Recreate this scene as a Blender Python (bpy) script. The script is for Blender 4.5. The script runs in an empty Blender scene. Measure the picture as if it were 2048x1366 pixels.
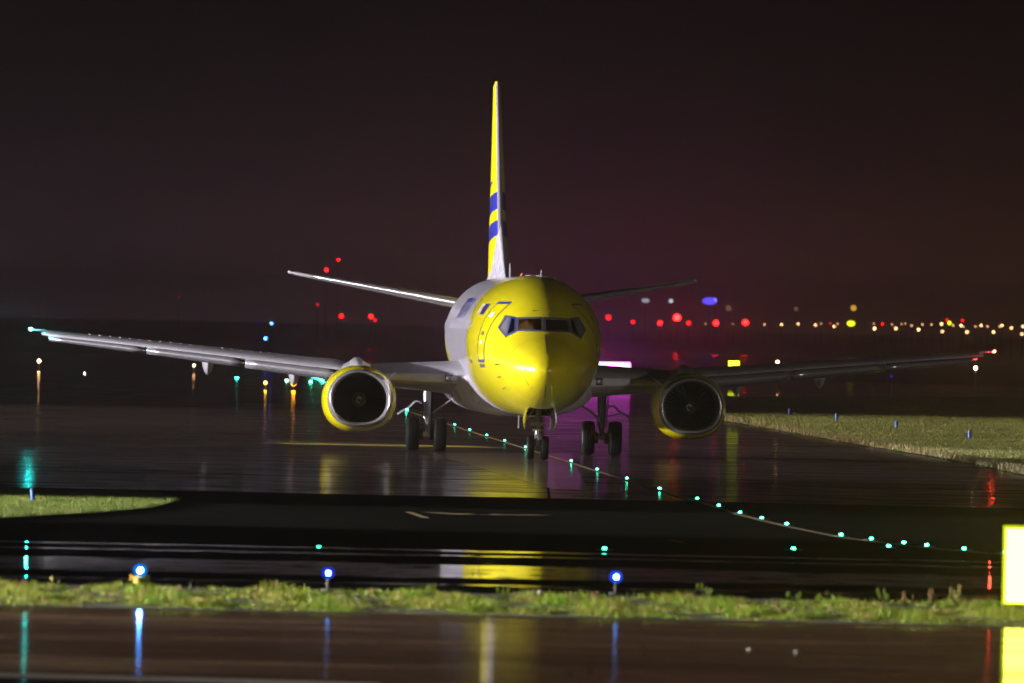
import bpy, bmesh, math, random
import numpy as np
from mathutils import Vector, Matrix
random.seed(7); RNG = np.random.default_rng(7)
R = math.radians
S = bpy.context.scene
COL = S.collection

# ------------------------------------------------------------------ camera
AZ = R(2.80)
FWD = Vector((math.sin(AZ), math.cos(AZ), 0)); RIGHT = Vector((math.cos(AZ), -math.sin(AZ), 0))
CAM = Vector((0, 10, 0)) - FWD * 300 + Vector((0, 0, 3.9))
cd = bpy.data.cameras.new('camera'); cam = bpy.data.objects.new('camera', cd); COL.objects.link(cam)
cd.sensor_width = 36; cd.lens = 20688 / 2048 * 36
cd.shift_x = -(1059.5 - 1024) / 2048; cd.shift_y = -(683 - 645.6) / 2048
cd.clip_start = 1; cd.clip_end = 9000
cd.dof.use_dof = True; cd.dof.focus_distance = 296; cd.dof.aperture_fstop = 3.4; cd.dof.aperture_blades = 9
cam.matrix_world = (Matrix.Translation(CAM) @ Matrix.Rotation(-AZ, 4, 'Z') @ Matrix.Rotation(R(90), 4, 'X')
                    @ Matrix.Rotation(R(1.19), 4, 'Z'))
S.camera = cam
def W(u, d, z=0.0):
    """metres right of / ahead of the spot where the photographer stands -> world"""
    p = CAM + RIGHT * u + FWD * d
    return Vector((p.x, p.y, z))

# ------------------------------------------------------------------ night sky
wd = bpy.data.worlds.new('World'); S.world = wd; wd.use_nodes = True
nt = wd.node_tree; nt.nodes.clear()
def N(t, nt_, **kw):
    n = nt_.nodes.new(t)
    for k, v in kw.items():
        if k.startswith('i_'):
            n.inputs[k[2:].replace('_', ' ')].default_value = v
        else: setattr(n, k, v)
    return n
def mth(nt_, op, a, b=None, c=None, clamp=False):
    n = nt_.nodes.new('ShaderNodeMath'); n.operation = op; n.use_clamp = clamp
    for i, v in enumerate((a, b, c)):
        if v is None: continue
        if hasattr(v, 'links'): nt_.links.new(v, n.inputs[i])
        else: n.inputs[i].default_value = v
    return n.outputs[0]
def mixc(nt_, f, a, b):
    n = nt_.nodes.new('ShaderNodeMix'); n.data_type = 'RGBA'
    for i, v in ((0, f), (6, a), (7, b)):
        if hasattr(v, 'links'): nt_.links.new(v, n.inputs[i])
        else: n.inputs[i].default_value = v if i == 0 else (*v, 1)
    return n.outputs[2]
tc = N('ShaderNodeTexCoord', nt); sep = N('ShaderNodeSeparateXYZ', nt); nt.links.new(tc.outputs['Generated'], sep.inputs[0])
zz = mth(nt, 'ABSOLUTE', sep.outputs[2])
glow = mth(nt, 'EXPONENT', mth(nt, 'MULTIPLY', zz, -115.0))       # light-polluted mist hugging the horizon
side = mth(nt, 'SMOOTH_MIN', mth(nt, 'MULTIPLY_ADD', sep.outputs[0], 10.0, 0.05, True), 1.0, 0.1)
hcol = mixc(nt, side, (.0560, .0315, .0480), (.0680, .0270, .0160))
nz = N('ShaderNodeTexNoise', nt, i_Scale=26.0, i_Detail=3.0); nt.links.new(tc.outputs['Generated'], nz.inputs['Vector'])
gl2 = mth(nt, 'MULTIPLY', glow, mth(nt, 'MULTIPLY_ADD', nz.outputs[0], 1.2, 0.40))
top = mixc(nt, 0.0, (.0007, .0001, .0005), (0, 0, 0))
col = mixc(nt, gl2, top, hcol)
bg = N('ShaderNodeBackground', nt); nt.links.new(col, bg.inputs[0]); bg.inputs[1].default_value = 1.0
wo = N('ShaderNodeOutputWorld', nt); nt.links.new(bg.outputs[0], wo.inputs[0])

S.view_settings.view_transform = 'Standard'; S.view_settings.look = 'None'
S.view_settings.exposure = 0; S.view_settings.gamma = 1; S.view_settings.use_curve_mapping = False
S.render.engine = 'CYCLES'
S.cycles.use_denoising = True; S.cycles.max_bounces = 8; S.cycles.volume_bounces = 1
S.cycles.sample_clamp_indirect = 8; S.cycles.caustics_reflective = True; S.cycles.blur_glossy = 0.3

# apron floodlights on masts left of the taxiway, plus an added fill on the right (masts are built further down)
FLOODS = [  # u, d, height, aim (world), energy, cone deg, colour, size
    ((-215, 256), 19.0, W(2, 300, 2.0), 6.0e6, 20, (1.0, .95, .95), 2.2),
    ((-200, 356), 11.0, W(2, 297, 2.5), 9.0e5, 18, (1.0, .97, 1.0), 1.2),
    ((-75, 146), 6.0, W(0, 130, 0.1), 1.6e6, 33, (1.0, .95, .80), .5),
    ((-80, 206), 6.0, W(-9, 204, 0.1), 1.9e6, 20, (1.0, .96, .85), .5),
    ((-120, 370), 14.0, W(16, 385, 0.0), 2.5e6, 62, (1.0, .86, .66), .6),
    ((150, 60), 12.0, W(8, 300, 3.0), 5.0e5, 20, (1.0, .89, .74), 1.2),  # added fill for the aircraft's shaded side, no known lamp stands here
]
for (uu, dd), hh, aim, en, cone, colr, size in FLOODS:
    ld = bpy.data.lights.new('floodlight_beam', 'SPOT'); lo = bpy.data.objects.new('floodlight_beam', ld); COL.objects.link(lo)
    p = W(uu, dd, hh + .05); lo.location = p
    lo.rotation_euler = (aim - p).to_track_quat('-Z', 'Y').to_euler()
    ld.energy = en; ld.spot_size = R(cone); ld.spot_blend = .5; ld.color = colr; ld.shadow_soft_size = size

# ------------------------------------------------------------------ material helpers
MATS = {}
def mat(name, base=(.5, .5, .5), rough=.5, metal=0, coat=0, emit=None, es=0, ior=1.5, alpha=1, trans=0, noise=None, sample=True):
    if name in MATS: return MATS[name]
    m = bpy.data.materials.new(name); m.use_nodes = True; t = m.node_tree; b = t.nodes['Principled BSDF']
    b.inputs['Base Color'].default_value = (*base, 1); b.inputs['Roughness'].default_value = rough
    b.inputs['Metallic'].default_value = metal; b.inputs['Coat Weight'].default_value = coat; b.inputs['Coat Roughness'].default_value = .06
    b.inputs['IOR'].default_value = ior; b.inputs['Transmission Weight'].default_value = trans
    if emit:
        b.inputs['Emission Color'].default_value = (*emit, 1); b.inputs['Emission Strength'].default_value = es
    tcn = t.nodes.new('ShaderNodeTexCoord'); nn = t.nodes.new('ShaderNodeTexNoise')
    sc, amt = noise or (1.2, .12)
    nn.inputs['Scale'].default_value = sc; nn.inputs['Detail'].default_value = 5
    t.links.new(tcn.outputs['Object'], nn.inputs['Vector'])
    dirt = mixc(t, mth(t, 'MULTIPLY', nn.outputs[0], amt * 2), base, tuple(c * .45 for c in base)); t.links.new(dirt, b.inputs['Base Color'])
    r = mth(t, 'MULTIPLY_ADD', nn.outputs[0], rough * .5, rough * .75); t.links.new(r, b.inputs['Roughness'])
    if not sample: m.cycles.emission_sampling = 'NONE'
    MATS[name] = m; return m
YEL = (.82, .72, .001); WHT = (.66, .63, .76); BLU = (.022, .030, .36)
M_white = mat('white_paint', WHT, .28, coat=.5)
M_yel = mat('yellow_paint', YEL, .25, coat=.8, noise=(.8, .03))
M_grey = mat('grey_wing_paint', (.34, .33, .38), .35, coat=.2)
M_alu = mat('polished_metal', (.60, .58, .66), .24, metal=.72, noise=(2.5, .15))
M_steel = mat('gear_metal', (.45, .45, .47), .35, metal=.6, noise=(9, .3))
M_gearw = mat('gear_paint', (.42, .41, .42), .4)
M_dark = mat('dark_bay', (.015, .015, .017), .7)
M_rub = mat('tyre_rubber', (.008, .008, .009), .65, noise=(6, .3))
M_rub.node_tree.nodes['Principled BSDF'].inputs['Specular IOR Level'].default_value = .08
M_blue = mat('blue_paint', BLU, .3, coat=.5)
M_frame = mat('window_frame_paint', (.09, .085, .13), .4)
M_bframe = mat('blue_window_frame', (.03, .06, .30), .4)
M_fan = mat('fan_metal', (.004, .004, .0045), .8, metal=0)
M_line = mat('dark_line', (.05, .05, .09), .5)
M_seat = mat('cockpit_lining', (.03, .03, .035), .8)

def mesh(name, V, F, m, parent=None, smooth=False, mats=None, mi=None):
    me = bpy.data.meshes.new(name); me.from_pydata([tuple(v) for v in V], [], F); me.update()
    for x in (mats or [m]): me.materials.append(x)
    if mi: me.polygons.foreach_set('material_index', mi)
    if smooth: me.polygons.foreach_set('use_smooth', [True] * len(me.polygons))
    o = bpy.data.objects.new(name, me); COL.objects.link(o); o.parent = parent
    return o
def tag(o, label=None, cat=None, group=None, kind=None):
    for k, v in (('label', label), ('category', cat), ('group', group), ('kind', kind)):
        if v: o[k] = v
    return o
def empty(name, loc, label=None, cat=None, group=None, rz=0):
    o = bpy.data.objects.new(name, None); COL.objects.link(o); o.location = loc; o.rotation_euler = (0, 0, rz); o.empty_display_size = .2
    return tag(o, label, cat, group)
class G_:
    """collects shapes into one mesh"""
    def __init__(s): s.v = []; s.f = []
    def add(s, V, F):
        k = len(s.v); s.v += [tuple(v) for v in V]; s.f += [tuple(i + k for i in f) for f in F]; return s
    def box(s, c, d, rot=None):
        V = [Vector((x * d[0] / 2, y * d[1] / 2, z * d[2] / 2)) for x in (-1, 1) for y in (-1, 1) for z in (-1, 1)]
        if rot: V = [rot @ v for v in V]
        V = [v + Vector(c) for v in V]
        return s.add(V, [(0, 1, 3, 2), (4, 6, 7, 5), (0, 4, 5, 1), (2, 3, 7, 6), (0, 2, 6, 4), (1, 5, 7, 3)])
    def tube(s, a, b, r0, r1=None, n=12):
        a, b = Vector(a), Vector(b); r1 = r0 if r1 is None else r1
        q = (b - a).to_track_quat('Z', 'Y'); V = []
        for p, r in ((a, r0), (b, r1)):
            for i in range(n):
                t = 2 * math.pi * i / n; V.append(p + q @ Vector((r * math.cos(t), r * math.sin(t), 0)))
        F = [(i, (i + 1) % n, n + (i + 1) % n, n + i) for i in range(n)] + [tuple(range(n))[::-1], tuple(range(n, 2 * n))]
        return s.add(V, F)
    def lathe(s, c, axis, prof, n=24):
        """prof: (distance along axis, radius)"""
        q = Vector(axis).to_track_quat('Z', 'Y'); V = []; m = len(prof)
        for h, r in prof:
            for i in range(n):
                t = 2 * math.pi * i / n; V.append(Vector(c) + q @ Vector((r * math.cos(t), r * math.sin(t), h)))
        F = [(j * n + i, j * n + (i + 1) % n, (j + 1) * n + (i + 1) % n, (j + 1) * n + i) for j in range(m - 1) for i in range(n)]
        return s.add(V, F)
    def ball(s, c, r, n=10, sq=(1, 1, 1)):
        V = []; F = []
        for j in range(n + 1):
            p = math.pi * j / n
            for i in range(n * 2):
                t = math.pi * i / n
                V.append((c[0] + r * sq[0] * math.sin(p) * math.cos(t), c[1] + r * sq[1] * math.sin(p) * math.sin(t), c[2] + r * sq[2] * math.cos(p)))
        m = 2 * n
        F = [(j * m + i, (j + 1) * m + i, (j + 1) * m + (i + 1) % m, j * m + (i + 1) % m) for j in range(n) for i in range(m)]
        return s.add(V, F)
    def build(s, name, m, parent=None, smooth=True):
        o = mesh(name, s.v, s.f, m, parent, smooth)
        if smooth:
            o.data.set_sharp_from_angle(angle=R(40))
        return o
def loft(rings, closed=True, cap=True):
    n = len(rings[0]); V = [v for r in rings for v in r]; F = []
    for j in range(len(rings) - 1):
        for i in range(n if closed else n - 1):
            F.append((j * n + i, j * n + (i + 1) % n, (j + 1) * n + (i + 1) % n, (j + 1) * n + i))
    if cap: F += [tuple(range(n))[::-1], tuple(range((len(rings) - 1) * n, len(rings) * n))]
    return V, F

# ------------------------------------------------------------------ the aircraft
plane = empty('cargo_jet', (0, 0, .004), 'twin engine jet airliner with yellow nose and white fuselage taxiing head on', 'airliner'); plane.rotation_euler = (0, R(.15), 0)
ZT=[(0,2.56),(.06,2.72),(.2,2.88),(.5,3.08),(1.0,3.33),(1.6,3.57),(2.0,3.76),(2.5,4.06),(3.0,4.36),(3.6,4.63),(4.4,4.87),(5.4,5.07),(6.6,5.20),(8,5.26),(26,5.26),(29,5.24),(32,5.10),(34,4.95),(35.2,4.80)]
ZB=[(0,2.56),(.06,2.40),(.2,2.24),(.5,2.03),(1.0,1.80),(1.6,1.62),(2.4,1.46),(3.4,1.34),(4.6,1.27),(6,1.23),(8,1.22),(21,1.22),(23,1.32),(25,1.58),(28,2.16),(31,2.86),(33.5,3.55),(35.2,4.15)]
HW=[(0,0),(.06,.2),(.2,.39),(.5,.64),(1.0,.91),(1.6,1.13),(2.4,1.34),(3.2,1.50),(4.0,1.64),(5.0,1.77),(6.0,1.86),(7.0,1.915),(8,1.93),(22.5,1.93),(24,1.90),(26,1.76),(29,1.38),(32,.86),(34,.46),(35.2,.22)]
ZC=[(0,2.56),(.5,2.6),(1.6,2.72),(3,2.95),(5,3.2),(8,3.33),(20,3.33),(24,3.5),(28,3.85),(32,4.2),(35.2,4.45)]
def sp(T, y):
    n = len(T)
    if y <= T[0][0]: return T[0][1]
    if y >= T[-1][0]: return T[-1][1]
    i = 0
    while T[i + 1][0] < y: i += 1
    def sl(k):
        if k <= 0: return (T[1][1] - T[0][1]) / (T[1][0] - T[0][0])
        if k >= n - 1: return (T[-1][1] - T[-2][1]) / (T[-1][0] - T[-2][0])
        a = (T[k][1] - T[k - 1][1]) / (T[k][0] - T[k - 1][0]); b = (T[k + 1][1] - T[k][1]) / (T[k + 1][0] - T[k][0])
        return 0 if a * b <= 0 else 2 * a * b / (a + b)
    h = T[i + 1][0] - T[i][0]; t = (y - T[i][0]) / h; a = sl(i) * h; b = sl(i + 1) * h
    return (2 * t**3 - 3 * t * t + 1) * T[i][1] + (t**3 - 2 * t * t + t) * a + (-2 * t**3 + 3 * t * t) * T[i + 1][1] + (t**3 - t * t) * b
def skin_x(y, z):
    zt, zb, w, zc = sp(ZT, y), sp(ZB, y), sp(HW, y), sp(ZC, y)
    r = (z - zc) / (zt - zc) if z > zc else (zc - z) / (zc - zb)
    return w * math.sqrt(max(0, 1 - r * r))
def skin(y, z, side=-1, off=0.0):
    """point on the fuselage skin at station y and height z, pushed out by off"""
    x = skin_x(y, z)
    e = .01
    dxy = (skin_x(y + e, z) - skin_x(y - e, z)) / (2 * e); dxz = (skin_x(y, z + e) - skin_x(y, z - e)) / (2 * e)
    nrm = Vector((1, -dxy, -dxz)).normalized()
    return Vector((side * (x + nrm.x * off), y + nrm.y * off, z + nrm.z * off))
def ring(y, n=88):
    zt, zb, w, zc = sp(ZT, y), sp(ZB, y), sp(HW, y), sp(ZC, y); out = []
    for i in range(n):
        a = 2 * math.pi * i / n; c, s_ = math.cos(a), math.sin(a)
        out.append((w * c, y, zc + s_ * ((zt - zc) if s_ > 0 else (zc - zb))))
    return out
# windscreen outlines as (station, height); each is mirrored to the other side
PANES = {'front': [(2.44, 4.03), (2.66, 4.01), (2.15, 3.68), (1.85, 3.68)],
         'side': [(2.73, 4.03), (2.90, 4.05), (2.28, 3.50), (2.18, 3.62)],
         'rear': [(2.94, 4.05), (3.22, 4.06), (2.98, 3.74), (2.33, 3.48)]}
# front pane in (x, z): x along the width
def nose_y(x, z):
    lo, hi = 0.0, 8.0
    for _ in range(40):
        md = (lo + hi) / 2
        ok = sp(ZB, md) < z < sp(ZT, md) and skin_x(md, z) >= abs(x)
        if ok: hi = md
        else: lo = md
    return hi
def nose_pt(x, z, off=0.0):
    y = nose_y(x, z); e = .01
    dyx = (nose_y(x + e, z) - nose_y(x - e, z)) / (2 * e); dyz = (nose_y(x, z + e) - nose_y(x, z - e)) / (2 * e)
    nr = Vector((dyx, -1, dyz)).normalized()
    return Vector((x, y, z)) + nr * off
# all panes given in (x, z) of the port side, seen head on
FRONT = [(.045, 4.035), (.70, 4.01), (.735, 3.665), (.045, 3.67)]
SIDE = [(.775, 4.015), (.865, 4.03), (1.055, 3.50), (.80, 3.64)]
SIDE = [(.765, 4.02), (.885, 4.035), (1.03, 3.52), (.79, 3.645)]
REAR = [(.905, 4.045), (1.02, 4.06), (1.22, 3.73), (1.055, 3.50)]
def inpoly(p, poly):
    c = False; n = len(poly)
    for i in range(n):
        (x1, z1), (x2, z2) = poly[i], poly[(i + 1) % n]
        if (z1 > p[1]) != (z2 > p[1]) and p[0] < (x2 - x1) * (p[1] - z1) / (z2 - z1) + x1: c = not c
    return c
def inset(poly, k):
    cx = sum(p[0] for p in poly) / len(poly); cz = sum(p[1] for p in poly) / len(poly); out = []
    n = len(poly)
    for i in range(n):
        a, b, c = Vector(poly[i - 1]), Vector(poly[i]), Vector(poly[(i + 1) % n])
        d1 = (b - a).normalized(); d2 = (c - b).normalized()
        n1 = Vector((-d1.y, d1.x)); n2 = Vector((-d2.y, d2.x))
        if n1.dot(Vector((cx, cz)) - b) < 0: n1 = -n1
        if n2.dot(Vector((cx, cz)) - b) < 0: n2 = -n2
        bis = (n1 + n2); q = k * 2 / max(.6, bis.length_squared) ; out.append(tuple(b + bis * q))
    return out
def pane_pt(x, z, off=0.0):
    s = 1 if x >= 0 else -1
    p = nose_pt(abs(x), z, off); p.x = max(p.x, 0.0); return Vector((s * p.x, p.y, p.z))
# fuselage shell, with real openings behind the cockpit panes
ys = [0.004, .02, .04, .08, .14, .2, .3, .4] + list(np.arange(.5, 4.6, .045)) + list(np.arange(4.7, 9, .25)) + list(np.arange(9, 35.2, .5)) + [35.2]
rings = [ring(y, 200) for y in ys]
V, F = loft(rings)
hole = [inset(P_, .012) for P_ in (FRONT, SIDE, REAR)]
F2 = []
for f in F:
    if len(f) > 4: F2.append(f); continue
    c = [sum(V[i][k] for i in f) / 4 for k in range(3)]
    if 1.5 < c[1] < 3.6 and c[2] > 3.4 and any(inpoly((abs(c[0]), c[2]), h) for h in hole): continue
    if 2.35 < c[1] < 4.75 and abs(c[0]) < .34 and c[2] < 1.8: continue          # nose wheel bay
    F2.append(f)
fm = bpy.data.materials.new('fuselage_paint'); fm.use_nodes = True; t = fm.node_tree; b = t.nodes['Principled BSDF']
tcn = t.nodes.new('ShaderNodeTexCoord'); sx_ = t.nodes.new('ShaderNodeSeparateXYZ'); t.links.new(tcn.outputs['Object'], sx_.inputs[0])
X_, Y_, Z_ = sx_.outputs
rp = t.nodes.new('ShaderNodeValToRGB'); rp.color_ramp.interpolation = 'B_SPLINE'
pts = [(1.2, 11.2), (2.0, 10.6), (2.6, 8.6), (3.1, 7.7), (3.95, 8.2), (4.5, 9.2), (5.3, 10.0)]
el = rp.color_ramp.elements
while len(el) < len(pts): el.new(.5)
for e, (z, y) in zip(el, pts):
    e.position = (z - 1) / 4.5; e.color = (y / 20,) * 3 + (1,)
t.links.new(mth(t, 'MULTIPLY', mth(t, 'SUBTRACT', Z_, 1.0), 1 / 4.5), rp.inputs[0])
bound = mth(t, 'MULTIPLY', rp.outputs[0], 20.0)
front_y = mth(t, 'LESS_THAN', Y_, bound)
rear_y = mth(t, 'GREATER_THAN', Y_, mth(t, 'MULTIPLY_ADD', mth(t, 'MAXIMUM', mth(t, 'SUBTRACT', Z_, 2.9), 0.0), 5.0, 21.0))
isy = mth(t, 'MAXIMUM', front_y, rear_y)
n1 = t.nodes.new('ShaderNodeTexNoise'); n1.inputs['Scale'].default_value = .7; n1.inputs['Detail'].default_value = 6
t.links.new(tcn.outputs['Object'], n1.inputs['Vector'])
mg = t.nodes.new('ShaderNodeMapping'); mg.inputs['Scale'].default_value = (3.0, 5.0, .5); t.links.new(tcn.outputs['Object'], mg.inputs[0])
n3 = t.nodes.new('ShaderNodeTexNoise'); n3.inputs['Scale'].default_value = 1.6; n3.inputs['Detail'].default_value = 6; t.links.new(mg.outputs[0], n3.inputs['Vector'])
grime = mth(t, 'MULTIPLY', mth(t, 'POWER', mth(t, 'MULTIPLY', n1.outputs[0], n3.outputs[0]), 1.3), .62)
cc = mixc(t, isy, WHT, YEL); cc = mixc(t, grime, cc, (.2, .17, .1)); t.links.new(cc, b.inputs['Base Color'])
b.inputs['Roughness'].default_value = .3; b.inputs['Coat Weight'].default_value = .9; b.inputs['Coat Roughness'].default_value = .11
# skin panels: faint seams and the ripple of riveted sheet
wv = mth(t, 'SINE', mth(t, 'MULTIPLY', Y_, 12.4)); bp = t.nodes.new('ShaderNodeBump'); bp.inputs['Distance'].default_value = .0016
n2 = t.nodes.new('ShaderNodeTexNoise'); n2.inputs['Scale'].default_value = 1.6; n2.inputs['Detail'].default_value = 1
t.links.new(tcn.outputs['Object'], n2.inputs['Vector'])
rearw = mth(t, 'MULTIPLY', mth(t, 'SUBTRACT', Y_, 5.0), .5, None, True)
hgt = mth(t, 'MULTIPLY', rearw, mth(t, 'ADD', wv, mth(t, 'MULTIPLY', n2.outputs[0], 6.0)))
t.links.new(hgt, bp.inputs['Height']); t.links.new(bp.outputs[0], b.inputs['Normal']); t.links.new(bp.outputs[0], b.inputs['Coat Normal'])
fus = mesh('fuselage', V, F2, fm, plane, True)
# drop vertices left unused by the openings
bm = bmesh.new(); bm.from_mesh(fus.data); bmesh.ops.delete(bm, geom=[v for v in bm.verts if not v.link_faces], context='VERTS'); bm.to_mesh(fus.data); bm.free()

def poly_patch(poly, off, n=8):
    """bilinear quad patch laid on the nose skin"""
    V = []; P_ = [Vector(p) for p in poly]
    for j in range(n + 1):
        for i in range(n + 1):
            a, b_ = i / n, j / n
            q = (P_[0] * (1 - a) + P_[1] * a) * (1 - b_) + (P_[3] * (1 - a) + P_[2] * a) * b_
            V.append((q.x, q.y))
    F = [(j * (n + 1) + i, j * (n + 1) + i + 1, (j + 1) * (n + 1) + i + 1, (j + 1) * (n + 1) + i) for j in range(n) for i in range(n)]
    return V, F
gm = bpy.data.materials.new('cockpit_glass'); gm.use_nodes = True; t = gm.node_tree; t.nodes.clear()
g1 = N('ShaderNodeBsdfTransparent', t); g1.inputs[0].default_value = (.62, .66, .66, 1)
g2 = N('ShaderNodeBsdfGlossy', t); g2.inputs['Roughness'].default_value = .04
fr = N('ShaderNodeFresnel', t); fr.inputs[0].default_value = 1.5; ms = N('ShaderNodeMixShader', t); o_ = N('ShaderNodeOutputMaterial', t)
t.links.new(fr.outputs[0], ms.inputs[0]); t.links.new(g1.outputs[0], ms.inputs[1]); t.links.new(g2.outputs[0], ms.inputs[2]); t.links.new(ms.outputs[0], o_.inputs[0])
M_sideg = mat('pale_reflecting_glass', (.22, .21, .26), .12, coat=1)
for s in (-1, 1):
    for nm, poly in (('front', FRONT), ('side', SIDE), ('rear', REAR)):
        pi = inset(poly, .006)
        V, F = poly_patch(pi, 0)
        gp = mesh('cockpit_window', [pane_pt(s * x, z, .004) for x, z in V], F, M_sideg if nm == 'rear' else gm, plane, True)
        if nm == 'rear': gp['label'] = 'shaded rear side window of the cockpit'
        # frame: a raised rim round the pane
        outer = inset(poly, -.022); inner = inset(poly, .020); V = []; F = []
        k = 10; n = len(poly)
        for lst, of in ((outer, .002), (outer, .018), (inner, .018), (inner, -.03)):
            for i in range(n):
                a, b_ = Vector(lst[i]), Vector(lst[(i + 1) % n])
                for q in range(k):
                    p = a.lerp(b_, q / k); V.append(pane_pt(s * max(.002, p.x), p.y, of))
        m_ = n * k
        for r_ in range(3):
            F += [(r_ * m_ + i, r_ * m_ + (i + 1) % m_, (r_ + 1) * m_ + (i + 1) % m_, (r_ + 1) * m_ + i) for i in range(m_)]
        mesh('window_frame', V, F, M_bframe if (nm == 'side' and s < 0) else M_frame, gp, False)

def strip(pts_, width, off, m, name, parent, side=-1, label=None):
    """thin raised line over the skin through (y, z) points"""
    V = []; F = []; P_ = []
    for (a, b_) in zip(pts_[:-1], pts_[1:]):
        L = max(1, int((Vector(b_) - Vector(a)).length / .12))
        P_ += [Vector(a).lerp(Vector(b_), i / L) for i in range(L)]
    P_.append(Vector(pts_[-1]))
    for i, p in enumerate(P_):
        d = (P_[min(i + 1, len(P_) - 1)] - P_[max(i - 1, 0)]).normalized(); nn = Vector((-d.y, d.x)) * width / 2
        for q, o2 in ((p + nn, -.002), (p + nn, off), (p - nn, off), (p - nn, -.002)): V.append(skin(q.x, q.y, side, o2))
    for i in range(len(P_) - 1):
        for k in range(3): F.append((i * 4 + k, i * 4 + k + 1, i * 4 + 4 + k + 1, i * 4 + 4 + k))
    return mesh(name, V, F, m, parent)
def patch(y0, y1, z0, z1, off, m, name, parent, side=-1, nu=6, nv=10, slant=0.0):
    V = []; F = []
    for j in range(nv + 1):
        for i in range(nu + 1):
            z = z0 + (z1 - z0) * j / nv
            V.append(skin(y0 + (y1 - y0) * i / nu + slant * (z - z0), z, side, off))
    F = [(j * (nu + 1) + i, j * (nu + 1) + i + 1, (j + 1) * (nu + 1) + i + 1, (j + 1) * (nu + 1) + i) for j in range(nv) for i in range(nu)]
    return mesh(name, V, F, m, parent, True)
M_gold = mat('flag_orange', (.75, .25, .02), .5); M_pale = mat('placard_white', (.75, .75, .8), .5)
for s in (-1, 1):
    dr = patch(3.72, 4.68, 2.80, 4.44, .006, M_yel, 'service_door', plane, s)
    strip([(3.72, 2.80), (3.72, 4.30), (3.82, 4.44), (4.58, 4.44), (4.68, 4.30), (4.68, 2.80), (3.72, 2.80)], .035, .014, M_line, 'door_seam', dr, s)
    if s > 0: continue
    patch(3.80, 4.60, 4.40, 4.47, .018, M_blue, 'door_sill_marking', dr, s, 6, 2)
    patch(3.76, 4.64, 2.74, 2.81, .018, M_blue, 'door_sill_marking', dr, s, 6, 2)
    patch(3.78, 4.62, 2.60, 2.69, .010, M_line, 'placard', plane, s, 6, 2)
    patch(4.05, 4.40, 4.02, 4.16, .016, M_pale, 'placard', dr, s, 3, 2)
    patch(4.10, 4.35, 3.52, 3.62, .016, M_line, 'door_handle', dr, s, 3, 2)
    patch(4.05, 4.35, 3.26, 3.36, .016, M_pale, 'placard', dr, s, 3, 2)
    fl = patch(5.25, 5.85, 4.10, 4.41, .008, mat('flag_blue', (.01, .015, .14), .4), 'flag_marking', plane, s, 6, 4)
    for k, mm in enumerate((M_gold, M_pale, M_line, M_pale)):
        patch(5.88 + k * .14, 5.98 + k * .14, 4.10, 4.41, .009, mm, 'flag_stripe', fl, s, 2, 4)
    for yy, zz_ in ((2.1, 2.70), (2.1, 2.36), (2.1, 2.06)):              # pitot probes
        p = skin(yy, zz_, s, 0); q = skin(yy, zz_, s, .10)
        G_().tube(p, q, .018, .012, 8).tube(q, q + Vector((0, -.22, 0)), .014, .006, 8).build('pitot_probe', M_steel, plane)
    patch(6.2, 6.34, 2.70, 2.80, .006, M_line, 'placard', plane, s, 2, 2); patch(6.42, 6.56, 2.70, 2.80, .006, M_line, 'placard', plane, s, 2, 2); patch(6.64, 6.78, 2.70, 2.80, .006, M_line, 'placard', plane, s, 2, 2)
strip([(.55, 2.62), (.50, 2.3), (.62, 2.05)], .012, .004, M_line, 'radome_seam', plane, -1)
def centre_strip(za, zb_, x0, name='radome_seam'):
    V = []; F = []
    for i in range(13):
        z = za + (zb_ - za) * i / 12
        for dx, of in ((-.008, .001), (-.008, .006), (.008, .006), (.008, .001)): V.append(nose_pt(x0 + dx, z, of))
    for i in range(12):
        for k in range(3): F.append((i * 4 + k, i * 4 + k + 1, i * 4 + 5 + k, i * 4 + 4 + k))
    mesh(name, V, F, M_line, plane)
centre_strip(3.57, 3.02, .02); centre_strip(2.15, 1.78, .02)
# skin joints: rings of slightly recessed sealant, drawn proud by a hair
def ring_seam(y, w=.010, za=0.0, zb_=9.0):
    V = []; F = []; n = 120
    for i in range(n + 1):
        a = 2 * math.pi * i / n; zt, zb, w0, zc = sp(ZT, y), sp(ZB, y), sp(HW, y), sp(ZC, y)
        for dy in (-w / 2, w / 2):
            yy = y + dy; zt2, zb2, w2, zc2 = sp(ZT, yy), sp(ZB, yy), sp(HW, yy), sp(ZC, yy); s_ = math.sin(a)
            V.append(((w2 + .003) * math.cos(a), yy, zc2 + s_ * ((zt2 - zc2 + .003) if s_ > 0 else (zc2 - zb2 + .003))))
    mesh('skin_joint', V, [(2 * i, 2 * i + 1, 2 * i + 3, 2 * i + 2) for i in range(n) if not (2.35 < y < 4.75 and V[2 * i][2] < 1.8 and abs(V[2 * i][0]) < .36)], mat('seam_shade', (.30, .26, .04), .5), plane)
for y in (1.32, 5.05, 7.4, 9.6): ring_seam(y)
# windshield wipers
for s in (-1, 1):
    G_().tube(pane_pt(s * .10, 3.655, .03), pane_pt(s * .58, 3.70, .045), .008, .006, 6).build('windscreen_wiper', M_dark, plane)
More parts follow.
